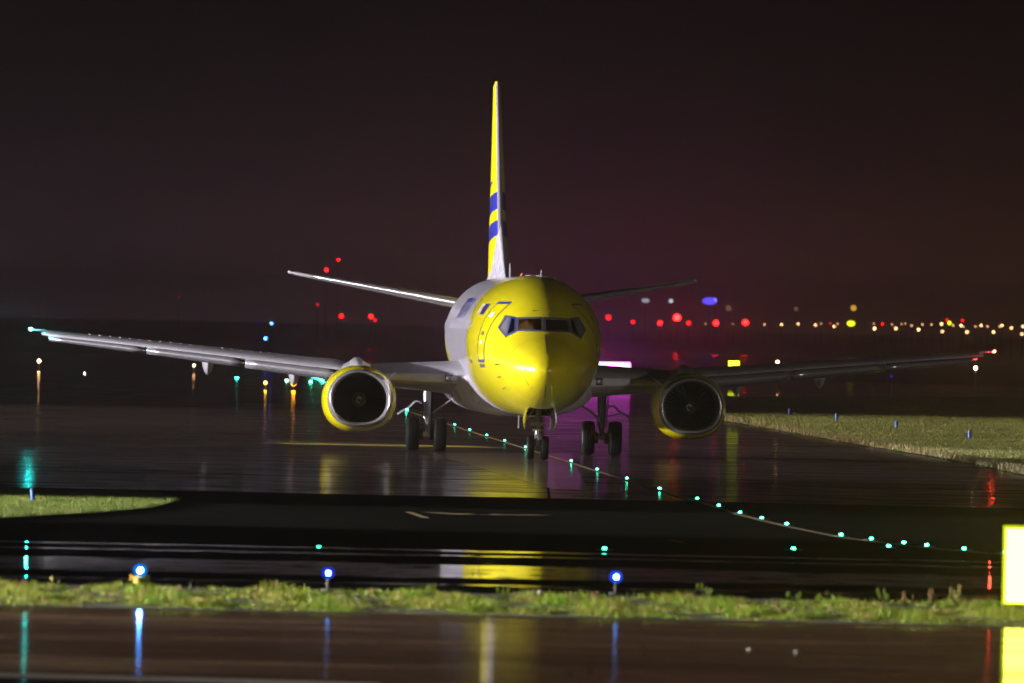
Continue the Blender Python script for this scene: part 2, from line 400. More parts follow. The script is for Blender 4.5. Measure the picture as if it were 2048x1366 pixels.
# passenger windows
def oval(y, z, side, a, b_, off, n=14):
    return [skin(y + a * math.cos(2 * math.pi * i / n), z + b_ * math.sin(2 * math.pi * i / n), side, off) for i in range(n)]
M_cab = mat('cabin_window_sheen', (.36, .34, .44), .15, coat=1)  # glass colour lightened to stand for reflections on the panes
for s in (-1, 1):
    proto = None
    for k in range(36):
        y = 6.9 + k * .508
        if k in (7, 8): continue
        if s > 0 and k % 1: continue
        if proto is None or y < 8.2:
            V, F = loft([oval(y, 3.82, s, .10, .15, .001), oval(y, 3.82, s, .09, .14, .006)], cap=False)
            F.append(tuple(range(14, 28))); w_ = mesh('cabin_window', V, F, M_cab, plane)
            proto = (w_, y)
        else:
            w_ = proto[0].copy(); COL.objects.link(w_); w_.parent = plane; w_.location = (0, y - proto[1], 0)
# titles, laid on the skin
def title(txt, size, y_start, z0, side, shear=.35, m=M_blue, name='title_lettering', bold=.012):
    cu = bpy.data.curves.new('t', 'FONT'); cu.body = txt; cu.size = size; cu.shear = shear; cu.offset = bold; cu.resolution_u = 3; cu.space_character = 1.08
    ob = bpy.data.objects.new('t', cu); COL.objects.link(ob); bpy.context.view_layer.update()
    me = bpy.data.meshes.new_from_object(ob.evaluated_get(bpy.context.evaluated_depsgraph_get()))
    bpy.data.objects.remove(ob)
    bm = bmesh.new(); bm.from_mesh(me)
    for k in np.arange(-.4, 1.4, .12):
        bmesh.ops.bisect_plane(bm, geom=bm.verts[:] + bm.edges[:] + bm.faces[:], plane_co=(0, float(k) * size, 0), plane_no=(0, 1, 0))
    for v in bm.verts:
        yy = y_start - v.co.x if side < 0 else y_start + v.co.x
        v.co = skin(yy, z0 + v.co.y, side, .008)
    left = set(bm.verts); isl = []
    while left:
        st_ = [left.pop()]; grp = set(st_)
        while st_:
            v = st_.pop()
            for e in v.link_edges:
                w2 = e.other_vert(v)
                if w2 in left: left.discard(w2); grp.add(w2); st_.append(w2)
        isl.append(grp)
    key = lambda v: (v.co.y + side * -(v.co.z - z0) * shear * -1)
    spans = sorted([(min(key(v) for v in g), max(key(v) for v in g), g) for g in isl], key=lambda q: q[0]); merged = []
    for lo, hi, g in spans:
        if merged and lo < merged[-1][1] - .3 * min(hi - lo, merged[-1][1] - merged[-1][0]): merged[-1] = [merged[-1][0], max(hi, merged[-1][1]), merged[-1][2] | g]
        else: merged.append([lo, hi, g])
    for lo, hi, g in merged:
        ix = {v: i for i, v in enumerate(g)}; fs = [tuple(ix[v] for v in f.verts) for f in bm.faces if f.verts[0] in g]
        mesh(name, [v.co.copy() for v in ix], fs, m, plane)
    bm.free()
title('mistral air', 1.25, 17.6, 4.02, -1)

# wing-body fairing
def fair(y):
    t_ = min(1, max(0, (y - 11.2) / 2.6)); u_ = min(1, max(0, (22.6 - y) / 2.2)); k = (t_ * t_ * (3 - 2 * t_)) * (u_ * u_ * (3 - 2 * u_))
    return k
R_ = []
for y in np.arange(11.2, 22.7, .3):
    k = fair(y); o2 = []
    zt, zb, w0, zc0 = sp(ZT, y), sp(ZB, y), sp(HW, y), sp(ZC, y)
    for i in range(33):
        a = -math.pi * i / 32
        w = 2.12; zc = 2.10; h = .97
        c, s_ = math.cos(a), math.sin(a)
        q = Vector((w * math.copysign(abs(c) ** .8, c), y, zc + h * math.copysign(abs(s_) ** .85, s_)))
        zz0 = zb + .01 + (2.35 - zb) * (1 - abs(s_)) ** .8
        p = Vector((math.copysign(max(0, skin_x(y, zz0) - .02), c) if abs(c) > 1e-3 else 0, y, zz0 + .015 * 0))
        o2.append(p.lerp(q, k) - Vector((0, 0, 0)))
    R_.append(o2)
V, F = loft(R_, closed=False, cap=False); mesh('wing_root_fairing', V, F, M_white, plane, True)

# wings -----------------------------------------------------------
def airfoil(n=22, tc_=.12, camber=.012):
    xs = [(1 - math.cos(math.pi * i / n)) / 2 for i in range(n + 1)]
    yt = lambda x: 5 * tc_ * (.2969 * math.sqrt(x) - .126 * x - .3516 * x * x + .2843 * x**3 - .1036 * x**4)
    cm = lambda x: camber * 4 * x * (1 - x)
    up = [(x, cm(x) + yt(x)) for x in xs][::-1]; lo = [(x, cm(x) - yt(x)) for x in xs][1:-1]
    return up + lo
# span, leading edge station, chord, leading edge height, thickness, incidence
WST = [(1.2, 12.2, 8.0, 2.20, .135, 1.6), (1.95, 12.75, 7.35, 2.20, .135, 1.5), (3.0, 13.55, 6.4, 2.22, .130, 1.2), (4.83, 14.85, 4.9, 2.22, .125, .9),
       (5.4, 15.15, 4.6, 2.36, .125, .2), (6.4, 15.65, 4.25, 2.45, .12, -.4), (9.0, 17.0, 3.3, 2.72, .12, -1.0), (12.0, 18.55, 2.35, 3.02, .115, -1.6), (13.9, 19.55, 1.75, 3.20, .11, -2), (14.12, 19.75, 1.45, 3.22, .08, -2)]
def lerp_tab(T, x):
    for a, b_ in zip(T[:-1], T[1:]):
        if x <= b_[0]:
            k = (x - a[0]) / (b_[0] - a[0]); return [p + (q - p) * k for p, q in zip(a, b_)]
    return list(T[-1])
def wing_ring(T, x, s, prof, grow=0.0):
    _, yl, c, zl, tk, inc = lerp_tab(T, x); out = []
    ci, si = math.cos(R(inc)), math.sin(R(inc))
    for px, pz in prof:
        pz = pz * tk / .12
        X, Z = px * c, pz * c
        out.append((s * x, yl + X * ci + Z * si, zl + Z * ci - X * si))
    return out
AF = airfoil()
def le_skin(T, x, s, cut, off):
    af = airfoil(80)
    k = [(px, pz) for px, pz in af if px <= cut]
    up = [p for p in k if p[1] >= 0 or p[0] == 0]; lo = [p for p in k if p not in up]
    up.sort(key=lambda p: -p[0]); lo.sort(key=lambda p: p[0])
    seq = up + lo
    r_ = wing_ring(T, x, s, seq)
    c = lerp_tab(T, x)[2]; out = []
    n = len(r_)
    for i, p in enumerate(r_):
        a = Vector(r_[max(0, i - 1)]); b_ = Vector(r_[min(n - 1, i + 1)]); d = (b_ - a); nn = Vector((0, d.z, -d.y)).normalized()
        q = Vector(p); nn = -nn if nn.y > 0 and i in (n // 2,) else nn
        mid = Vector((q.x, lerp_tab(T, x)[1] + c * .25, lerp_tab(T, x)[3]))
        if nn.dot(q - mid) < 0: nn = -nn
        out.append(q + nn * (off if 0 < i < n - 1 else 0))
    return out
M_wingtop = M_grey
for s in (-1, 1):
    xs = sorted(set([w[0] for w in WST] + list(np.arange(1.4, 14, .6))))
    V, F = loft([wing_ring(WST, x, s, AF) for x in xs]); wing = mesh('wing', V, F, M_grey, plane, True); wing.data.set_sharp_from_angle(angle=R(50))
    for x0, x1 in ((1.95, 4.3), (5.35, 8.1), (8.14, 11.0), (11.04, 13.9)):       # slats; the inboard edge strip is white to stand for its reflected bright line
        V, F = loft([le_skin(WST, x, s, .085 if x0 > 5 else .012, .012) for x in np.linspace(x0, x1, 8)], closed=False, cap=False)
        if x0 > 5: V = [Vector(v) + Vector((0, -.12, -.115)) for v in V]
        sl_ = mesh('leading_edge_slat', V, F, M_alu if x0 > 5 else M_white, wing, True)
        if x0 > 5:
            so = sl_.modifiers.new('thickness', 'SOLIDIFY'); so.thickness = .02; so.offset = 1
    # wing tip light
    g = G_(); _, yl, c, zl, tk, inc = lerp_tab(WST, 14.0)
    g.tube((s * 14.02, yl + .35, zl + .12), (s * 14.42, yl + .22, zl + .14), .045, .04, 10); g.build('wing_tip_probe', M_white, wing)
    col = (.02, .85, .75) if s < 0 else (1.0, .035, .02)
    mm = mat('green_navigation_lamp' if s < 0 else 'red_navigation_lamp', (.1, .1, .1), .3, emit=col, es=900 if s < 0 else 250)
    o = G_().ball((s * 14.45, yl + .16, zl + .155), .042, 6).build('navigation_light', mm, wing); o['label'] = ('green' if s < 0 else 'red') + ' navigation light on the wing tip'
    # vortex generators: one raised blade each
    vg = None
    for k, x in enumerate(list(np.arange(5.4, 9.0, .28)) + list(np.arange(9.4, 13.0, .30))):
        _, yl, c, zl, tk, inc = lerp_tab(WST, x)
        top_ = zl + .055 * c * tk / .12 - .22 * c * math.sin(R(inc)) + .004 * c
        if vg is None:
            vg = G_().box((0, 0, .02), (.012, .14, .05), Matrix.Rotation(R(18), 3, 'Z')).build('vortex_generator', M_alu, wing, False); vg.location = (s * x, yl + .22 * c, top_)
        else:
            v2 = vg.copy(); COL.objects.link(v2); v2.parent = wing; v2.location = (s * x, yl + .22 * c, top_)
    # flap track fairings
    for x in (6.6, 9.15):
        _, yl, c, zl, tk, inc = lerp_tab(WST, x); Rg = []
        for q in np.linspace(0, 1, 14):
            prof_ = math.sin(math.pi * min(1, q * 1.0) ** .75) ** .8 if 0 < q < 1 else 0.02
            yy = yl + .35 * c + q * 2.5; ww = .175 * max(prof_, .03); hh = .52 * max(prof_, .03)
            zt_ = zl - .02
            Rg.append([(s * x + ww * a_, yy, zt_ - hh * b2 - .06) for a_, b2 in ((-1, -.2), (-1, .35), (-.72, .75), (-.3, .97), (0, 1.05), (.3, .97), (.72, .75), (1, .35), (1, -.2))])
        V, F = loft(Rg); mesh('flap_track_fairing', V, F, M_grey, wing, True)
    # landing light box at the wing root
    p = Vector(wing_ring(WST, 2.15, s, [(0, 0)])[0])
    bx = G_().box(p + Vector((0, .05, .02)), (.32, .16, .17)).build('landing_light_box', M_dark, wing, False)
    bx.data.materials[0] = mat('landing_light_lens', (.10, .13, .14), .1, coat=1)
    for dx in (-.075, .075):
        G_().lathe(p + Vector((dx, -.03, .02)), (0, -1, 0), [(0, .065), (.012, .068), (.012, .03), (.004, .001)], 14).build('landing_light', M_alu, bx)
    G_().tube(p + Vector((-.17, -.02, .115)), p + Vector((.17, -.02, .115)), .012, None, 6).tube(p + Vector((-.17, -.02, -.075)), p + Vector((.17, -.02, -.075)), .012, None, 6).build('lens_rim', M_dark, bx)

# tailplane -------------------------------------------------------
TST = [(.3, 30.1, 4.1, 4.34, .09, 0), (1.0, 30.6, 3.8, 4.42, .09, 0), (6.2, 34.3, 1.45, 5.28, .09, 0), (6.38, 34.55, 1.05, 5.31, .07, 0)]
for s in (-1, 1):
    V, F = loft([wing_ring(TST, x, s, airfoil(16, .12, 0)) for x in (.3, 1.0, 3, 5, 6.2, 6.38)]); tp = mesh('tailplane', V, F, M_grey, plane, True); tp.data.set_sharp_from_angle(angle=R(50))
    V, F = loft([le_skin(TST, x, s, .07, .008) for x in np.linspace(.9, 6.3, 8)], closed=False, cap=False); mesh('leading_edge', V, F, M_alu, tp, True)
    G_().ball((s * 6.38, 34.75, 5.32), .05, 6, (1, 2.4, 1)).build('tip_cap', M_white, tp)
# fin -------------------------------------------------------------
fmat = bpy.data.materials.new('fin_paint'); fmat.use_nodes = True; t = fmat.node_tree; b = t.nodes['Principled BSDF']
tcn = t.nodes.new('ShaderNodeTexCoord'); sv = t.nodes.new('ShaderNodeSeparateXYZ'); t.links.new(tcn.outputs['Object'], sv.inputs[0])
X_, Y_, Z_ = sv.outputs
# stripes sweep down towards the rudder
le_y = mth(t, 'MULTIPLY_ADD', Z_, .93, 23.75)
aft = mth(t, 'SUBTRACT', Y_, le_y)
w_ = mth(t, 'ADD', Z_, mth(t, 'MULTIPLY', mth(t, 'POWER', mth(t, 'MAXIMUM', aft, 0.0), .8), .14))
def band(lo, hi): return mth(t, 'MULTIPLY', mth(t, 'GREATER_THAN', w_, lo), mth(t, 'LESS_THAN', w_, hi))
st = mth(t, 'MAXIMUM', mth(t, 'MAXIMUM', band(6.60, 7.08), band(7.42, 7.97)), mth(t, 'MULTIPLY', band(8.32, 9.5), mth(t, 'LESS_THAN', Z_, 8.25)))
cc = mixc(t, st, YEL, BLU)
lead = mth(t, 'LESS_THAN', aft, .09); cc = mixc(t, lead, cc, (.30, .28, .36)); t.links.new(cc, b.inputs['Base Color'])
b.inputs['Roughness'].default_value = .3; b.inputs['Coat Weight'].default_value = .5
FST = [(5.0, 28.4, 6.9), (6.0, 29.33, 6.2), (8.0, 31.19, 4.7), (10.0, 33.05, 3.2), (11.3, 34.25, 2.25), (11.45, 34.5, 1.9)]
def fin_ring(z, yl, c, tk=.092):
    k = 1.0 if z < 11.4 else .5
    return [(pz * c * tk / .12 * k, yl + px * c, z) for px, pz in airfoil(20, .12, 0)]
V, F = loft([fin_ring(z, a, c) for z, a, c in FST]); fin = mesh('tail_fin', V, F, fmat, plane, True); fin.data.set_sharp_from_angle(angle=R(50))
Rg = []
for q in np.linspace(0, 1, 9):       # dorsal fillet
    z1 = 5.1 + 1.85 * q ** 1.25; y = 25.2 + 4.6 * q; hw = .06 + .20 * q
    Rg.append([(-hw * 1.8, y, 5.05), (-hw * 1.05, y, 5.05 + (z1 - 5.05) * .25), (-hw * .5, y, 5.05 + (z1 - 5.05) * .75), (0, y - .02, z1), (hw * .5, y, 5.05 + (z1 - 5.05) * .75), (hw * 1.05, y, 5.05 + (z1 - 5.05) * .25), (hw * 1.8, y, 5.05)])
V, F = loft(Rg, closed=False, cap=False); mesh('dorsal_fin', V, F, M_white, plane, True)

# engines ---------------------------------------------------------
def nac(dy, sc, s, n=56):
    out = []
    for i in range(n):
        a = 2 * math.pi * i / n; c, s_ = math.cos(a), math.sin(a)
        if s_ >= 0: x, z = sc * c, sc * .905 * s_
        else: x, z = sc * math.copysign(abs(c) ** .80, c), sc * .88 * math.copysign(abs(s_) ** .92, s_)
        out.append((s * 4.83 + x, 11.3 + dy, 1.58 + z - .02 * dy + (.06 * dy if dy > 2 else 0) * 0))
    return out
for s in (-1, 1):
    eng = G_(); lip = G_()
    V, F = loft([nac(d, k, s) for d, k in ((.60, .775), (.35, .765), (.2, .775), (.10, .795), (.04, .82), (.01, .845), (0, .862), (.02, .885), (.07, .908), (.14, .930), (.22, .948))], cap=False)
    cowl_r = [nac(d, k, s) for d, k in ((.22, .952), (.42, 1.0), (.8, 1.055), (1.3, 1.10), (2.0, 1.08), (2.8, 1.0), (3.5, .90), (3.6, .86), (3.2, .80))]
    V2, F2_ = loft(cowl_r, cap=False); eo = mesh('engine', V2, F2_, M_yel, plane, True)
    lp = mesh('intake_lip', V, F, M_alu, eo, True)
    V, F = loft([nac(d, k, s) for d, k in ((.60, .775), (.95, .79), (1.3, .80))], cap=False); mesh('intake_duct', V, F, mat('duct_liner', (.007, .007, .008), .7), eo, True)
    C = (s * 4.83, 12.45, 1.55)
    V, F = loft([nac(1.25, .80, s), nac(1.27, .02, s)], cap=False); mesh('fan_case', V, F, M_dark, eo)
    fan = G_()
    for k in range(38):
        a = 2 * math.pi * k / 38; V = []
        for r_, tw in ((.22, 25), (.45, 42), (.74, 58)):
            for e in (-1, 1):
                da = e * (.045 * math.cos(R(tw)) + .01); dyy = e * .07 * math.sin(R(tw))
                V.append((C[0] + r_ * math.cos(a + da / r_ * .75), 12.42 + dyy, C[2] + .905 * r_ * math.sin(a + da / r_ * .75)))
        fan.add(V, [(0, 1, 3, 2), (2, 3, 5, 4)])
    fan.build('fan_blades', M_fan, eo, False)
    spn = G_().lathe((s * 4.83, 12.40, 1.55), (0, -1, 0), [(0, .215), (.10, .20), (.22, .15), (.32, .08), (.37, .02), (.375, .001)], 24).build('spinner', mat('spinner_grey', (.05, .05, .055), .35, coat=.5), eo)
    sw = G_(); V = []
    for k in range(26):
        q = k / 25; a = q * 4.9; rr = .03 + .085 * q; yy = 12.40 - (.365 - 1.05 * (rr - .0)) + .0
        for w2 in (-.012, .012):
            r2 = rr + w2; V.append((s * 4.83 + r2 * math.cos(a), 12.40 - np.interp(r2, [0, .02, .08, .15, .2], [.375, .37, .32, .22, .10]) - .006, 1.55 + r2 * math.sin(a)))
    mesh('spiral_marking', V, [(2 * i, 2 * i + 1, 2 * i + 3, 2 * i + 2) for i in range(25)], M_pale, spn)
    V, F = loft([nac(d, k, s) for d, k in ((3.2, .70), (4.2, .62), (5.0, .48), (5.0, .40), (4.6, .38))], cap=False); mesh('exhaust_nozzle', V, F, M_steel, eo, True)
    mesh('exhaust_plug', *(lambda L: (L[0], L[1]))(loft([nac(3.2, .5, s), nac(5.0, .30, s), nac(5.8, .03, s)])), M_dark, eo, True)
    # strake on the inboard shoulder
    a = R(38); px_ = -s
    base = Vector((s * 4.83 + px_ * 1.055 * math.cos(a), 12.3, 1.58 + .95 * math.sin(a)))
    out = Vector((px_ * math.cos(a), 0, math.sin(a)))
    V = [base - out * .05 + Vector((0, -.45, 0)), base - out * .05 + Vector((0, .6, 0)), base + out * .30 + Vector((0, .55, 0)), base + out * .28 + Vector((0, .25, 0))]
    V += [v + Vector((0, 0, .03)) for v in V]
    mesh('nacelle_strake', V, [(0, 1, 2, 3), (7, 6, 5, 4), (0, 4, 5, 1), (1, 5, 6, 2), (2, 6, 7, 3), (3, 7, 4, 0)], M_grey, eo)
    # pylon over the nacelle
    Rg = []
    for y, zb_, zt_, w in ((12.2, 2.35, 2.47, .05), (12.6, 2.30, 2.58, .15), (13.3, 2.2, 2.68, .21), (14.2, 2.1, 2.72, .24), (15.2, 2.0, 2.76, .26), (16.4, 1.9, 2.62, .26), (17.5, 1.8, 2.4, .2)):
        Rg.append([(s * 4.83 + w * a_, y, zb_ + (zt_ - zb_) * b2) for a_, b2 in ((-1, 0), (-1, .6), (-.75, .88), (-.3, 1), (.3, 1), (.75, .88), (1, .6), (1, 0))])
    V, F = loft(Rg); mesh('engine_pylon', V, F, M_grey, eo, True)
    # broad pylon fillet on the wing leading edge
    Rg = []
    for q in np.linspace(0, 1, 8):
        y = 13.75 + 1.6 * q; w = .18 + .42 * q; z1 = 2.52 + .16 * q
        Rg.append([(s * 4.83 + w * math.cos(a_), y, 2.15 + (z1 - 2.15) * math.sin(a_)) for a_ in np.linspace(0, math.pi, 12)])
    V, F = loft(Rg); mesh('pylon_fillet', V, F, M_grey, eo, True)

# landing gear ----------------------------------------------------
def wheel(parent, c, r, w, rimr):
    h = w / 2; p = []
    for a in np.linspace(-1, 1, 21):
        x = a * h
        rr = r - (abs(a) ** 3.5) * r * .11
        if any(abs(abs(x) - g_) < w * .035 for g_ in (0.001, w * .2)): rr -= .008
        p.append((x, rr))
    prof = [(-h * .82, rimr)] + [(-h * .98, r * .80)] + p + [(h * .98, r * .80), (h * .82, rimr)]
    ty = G_().lathe(c, (1, 0, 0), prof, 40).build('tyre', M_rub, parent)
    G_().lathe(c, (1, 0, 0), [(-h * .84, rimr + .004), (-h * .86, rimr * .93), (-h * .55, rimr * .8), (-h * .5, rimr * .35), (-h * .86, rimr * .3), (-h * .86, .01)], 24).lathe(
        c, (1, 0, 0), [(h * .84, rimr + .004), (h * .86, rimr * .93), (h * .55, rimr * .8), (h * .5, rimr * .35), (h * .86, rimr * .3), (h * .86, .01)], 24).build('wheel_rim', M_gearw, ty)
    return ty
for s in (-1, 1):
    X = s * 2.615; Y = 18.27
    g = G_().tube((X, Y, .95), (X, Y, 1.95), .115, .12, 16).tube((X, Y, .52), (X, Y, .98), .075, None, 14)
    g.tube((X, Y, .80), (X, Y, .98), .10, .13, 14).box((X, Y, .53), (.24, .2, .17))
    gear = g.build('main_landing_gear', M_steel, plane)
    G_().tube((X - .40, Y, .51), (X + .40, Y, .51), .055, None, 12).build('axle', M_steel, gear)
    for dx in (-.405, .405):
        wheel(gear, (X + dx, Y, .51), .51, .37, .24)
        G_().lathe((X + dx * .42, Y, .51), (1, 0, 0), [(-.07, .05), (-.07, .17), (.07, .17), (.07, .05)], 20).build('brake', M_dark, gear)
    G_().add([(X - .05, Y - .10, .60), (X + .05, Y - .10, .60), (X + .03, Y - .30, .80), (X - .03, Y - .30, .80)], [(0, 1, 2, 3)]).tube((X - .04, Y - .11, .58), (X - .02, Y - .31, .80), .022).tube((X + .04, Y - .11, .58), (X + .02, Y - .31, .80), .022).tube(
        (X - .02, Y - .31, .80), (X - .05, Y - .12, 1.06), .022).tube((X + .02, Y - .31, .80), (X + .05, Y - .12, 1.06), .022).build('torque_link', M_steel, gear)
    G_().tube((X - s * .1, Y, 1.10), (X - s * 1.05, Y - .05, 1.78), .032).build('side_brace', M_steel, gear)
    G_().tube((X + s * .03, Y + .1, 1.2), (X + s * .02, Y + 1.1, 1.85), .035).build('drag_brace', M_steel, gear)
    for dx, r_ in ((.16, .018), (.20, .012), (-.15, .014)):
        G_().tube((X + dx, Y - .06, .62), (X + dx * .8, Y - .1, 1.25), r_ * .8, None, 6).tube((X + dx * .8, Y - .1, 1.25), (X + dx, Y - .05, 1.85), r_, None, 6).build('hydraulic_line', M_rub, gear)
    G_().box((X + .03, Y - .14, .66), (.13, .07, .08)).box((X - .02, Y - .13, .75), (.07, .06, .05)).build('gear_fitting', M_gearw, gear, False)
    # outboard gear door: a curved plate carried by the leg
    n = 12; V = []; F = []
    for i in range(n + 1):
        q = i / n; x = X + s * (.18 + .68 * q); z = 1.42 - .02 * q - .30 * q ** 1.6 + .10 * math.sin(math.pi * min(1, q * 2.2)) * (q < .46)
        for yy in (Y - .5, Y + .55):
            for th in (0, .035): V.append((x, yy, z + th - .04 * abs(yy - Y)))
    for i in range(n):
        a = i * 4; b4 = a + 4
        F += [(a, b4, b4 + 2, a + 2), (a + 1, a + 3, b4 + 3, b4 + 1), (a, a + 1, b4 + 1, b4), (a + 2, b4 + 2, b4 + 3, a + 3)]
    F += [(0, 2, 3, 1), (n * 4, n * 4 + 1, n * 4 + 3, n * 4 + 2)]
    mesh('gear_door', V, F, M_white, gear, True).data.set_sharp_from_angle(angle=R(50))
    V = [(X + s * .10, Y - .2, 1.40), (X + s * .8, Y - .2, 1.02), (X + s * .8, Y + .3, 1.0), (X + s * .10, Y + .3, 1.38)]
    G_().tube((X + s * .1, Y, 1.15), (X + s * .55, Y, 1.26), .016).build('door_link', M_steel, gear)
    # inboard fairing flap at the wheel well edge
    V = []
    for i in range(7):
        q = i / 6; V += [(s * (1.15 + .75 * q), 16.9, 1.30 + .20 * q * q + .10 * q), (s * (1.15 + .75 * q), 17.5, 1.27 + .20 * q * q + .10 * q)]
    mesh('wheel_well_seal', V + [(a_, b2, c_ + .05) for a_, b2, c_ in V], [(2 * i, 2 * i + 1, 2 * i + 3, 2 * i + 2) for i in range(6)] + [(14 + 2 * i, 14 + 2 * i + 2, 14 + 2 * i + 3, 14 + 2 * i + 1) for i in range(6)] + [(2 * i, 2 * i + 2, 16 + 2 * i, 14 + 2 * i) for i in range(6)], M_white, plane, True)
# nose gear
X, Y = 0.0, 4.0
g = G_().tube((0, Y, .62), (0, Y, 1.55), .075, .085, 14).tube((0, Y, .345), (0, Y, .66), .05, None, 12).box((0, Y, .36), (.13, .13, .12)).tube((0, Y, .60), (0, Y, .76), .095, .10, 14)
ng = g.build('nose_landing_gear', M_steel, plane)
G_().tube((-.2, Y, .345), (.2, Y, .345), .035).build('axle', M_steel, ng)
for dx in (-.205, .205): wheel(ng, (dx, Y, .345), .345, .20, .17)
G_().tube((-.14, Y - .1, .87), (.14, Y - .1, .87), .026).tube((-.16, Y - .12, .86), (-.12, Y - .12, .86), .04).tube((.12, Y - .12, .86), (.16, Y - .12, .86), .035).build('steering_cylinder', M_gearw, ng)
G_().tube((-.03, Y - .08, .40), (-.015, Y - .24, .58), .02).tube((.03, Y - .08, .40), (.015, Y - .24, .58), .02).tube((0, Y - .24, .58), (.03, Y - .08, .78), .02).tube((0, Y - .24, .58), (-.03, Y - .08, .78), .02).build('torque_link', M_steel, ng)
G_().tube((0, Y + .05, .9), (0, Y + .95, 1.55), .04).build('drag_brace', M_steel, ng)
G_().box((0, Y - .05, 1.02), (.34, .16, .12)).tube((-.2, Y - .05, 1.02), (.2, Y - .05, 1.02), .05).build('trunnion', M_gearw, ng)
for dx in (-.05, .06):
    G_().lathe((dx, Y - .12, .70 - abs(dx)), (0, -1, 0), [(0, .05), (.05, .062), (.05, .03), (.03, .001)], 14).build('taxi_light', M_alu, ng)
for dx in (-.09, .1): G_().tube((dx, Y - .08, .62), (dx * .7, Y - .08, 1.2), .011, None, 6).build('hydraulic_line', M_rub, ng)
for s in (-1, 1):
    V = []; F = []; n = 8
    for i in range(n + 1):
        q = i / n; z = 1.48 - .62 * q; x = s * (.37 + .06 * math.sin(math.pi * q * .9))
        y0 = 2.5 + .05 * q + (.9 * max(0, q - .7) / .3); y1 = 4.6 - .2 * q
        for yy in (y0, y1):
            for th in (0, .03): V.append((x + s * th + (.0 if yy == y0 else -s * .05), yy, z))
    for i in range(n):
        a = i * 4; b4 = a + 4
        F += [(a, b4, b4 + 2, a + 2), (a + 1, a + 3, b4 + 3, b4 + 1), (a, a + 1, b4 + 1, b4), (a + 2, b4 + 2, b4 + 3, a + 3)]
    F += [(0, 2, 3, 1), (n * 4, n * 4 + 1, n * 4 + 3, n * 4 + 2)]
    mesh('nose_gear_door', V, F, M_yel if s < 0 else M_white, plane, True).data.set_sharp_from_angle(angle=R(50))
    G_().tube((s * .38, 3.0, 1.15), (s * .16, 3.3, 1.45), .014, None, 6).build('door_link', M_steel, plane)
# wheel bay liner
V, F = [], []
bx = [(-.34, 2.35), (.34, 2.35), (.34, 4.75), (-.34, 4.75)]
V = [(x, y, 1.20 + (.25 if y < 3 else .06)) for x, y in bx] + [(x, y, 2.05) for x, y in bx]
mesh('nose_gear_bay', V, [(0, 1, 5, 4), (1, 2, 6, 5), (2, 3, 7, 6), (3, 0, 4, 7), (4, 5, 6, 7)], M_dark, plane)
# drain mast, probes and aerials
G_().box((-.46, 6.0, 1.06), (.03, .09, .36)).build('drain_mast', M_white, plane, False)
G_().add([(-.02, 8.6, 5.24), (.02, 8.6, 5.24), (.02, 9.0, 5.24), (-.02, 9.0, 5.24), (-.012, 8.82, 5.64), (.012, 8.82, 5.64), (.012, 9.0, 5.66), (-.012, 9.0, 5.66)],
         [(0, 1, 5, 4), (1, 2, 6, 5), (2, 3, 7, 6), (3, 0, 4, 7), (4, 5, 6, 7)]).build('blade_aerial', M_white, plane, False).location = (-.30, 8.0, .0)
G_().lathe((-.05, 14.6, 5.24), (0, 0, 1), [(0, .08), (.03, .07), (.05, .04), (.11, .035), (.13, .001)], 14).build('anti_collision_beacon', mat('beacon_red', (.6, .08, .05), .3), plane)
G_().ball((.13, 12.5, 5.26), .16, 8, (1.2, 2, .28)).build('antenna_fairing', M_white, plane)
G_().ball((.17, 7.6, 5.235), .16, 8, (1.3, 2, .28)).tube((.17, 7.6, 5.25), (.17, 7.65, 5.42), .022, .008, 8).build('antenna_fairing', M_white, plane)
g = G_()
for k, (z0_, z1_) in enumerate(((5.09, 5.24), (5.03, 5.13))):
    x = .62 + k * .09
    g.add([(x - .012, 8.0, z0_ - .06), (x + .012, 8.0, z0_ - .06), (x + .012, 8.35, z0_ - .06), (x - .012, 8.35, z0_ - .06), (x - .01, 8.15, z1_), (x + .01, 8.15, z1_), (x + .01, 8.35, z1_), (x - .01, 8.35, z1_)],
          [(0, 1, 5, 4), (1, 2, 6, 5), (2, 3, 7, 6), (3, 0, 4, 7), (4, 5, 6, 7)])
g.build('blade_aerial', M_yel, plane, False)
# cockpit interior
V = [(x, y, z) for x in (-1.2, 1.2) for y in (2.4, 4.6) for z in (2.9, 4.25)]
mesh('cockpit_floor', [(-1.1, 2.3, 2.92), (1.1, 2.3, 2.92), (1.4, 4.6, 2.92), (-1.4, 4.6, 2.92)], [(0, 1, 2, 3)], M_seat, plane)
mesh('cockpit_bulkhead', [(-1.45, 4.6, 2.9), (1.45, 4.6, 2.9), (1.2, 4.6, 4.45), (-1.2, 4.6, 4.45)], [(0, 3, 2, 1)], M_seat, plane)
G_().box((0, 2.62, 3.42), (1.5, .45, .30)).box((0, 2.50, 3.60), (1.25, .30, .06)).build('instrument_panel', mat('panel_black', (.02, .02, .02), .7), plane, False)
G_().box((0, 3.2, 4.22), (.55, .8, .06)).build('overhead_panel', M_seat, plane, False)
ml = G_().ball((-.52, 2.98, 4.17), .02, 5).build('map_lamp', mat('map_lamp_glow', (.5, .4, .2), .5, emit=(1, .36, .10), es=520), plane)
M_skin = mat('skin_tone', (.55, .30, .20), .5); M_shirt = mat('white_shirt', (.30, .30, .30), .8); M_hair = mat('dark_hair', (.02, .015, .01), .6); M_navy = mat('navy_trousers', (.01, .012, .03), .8)
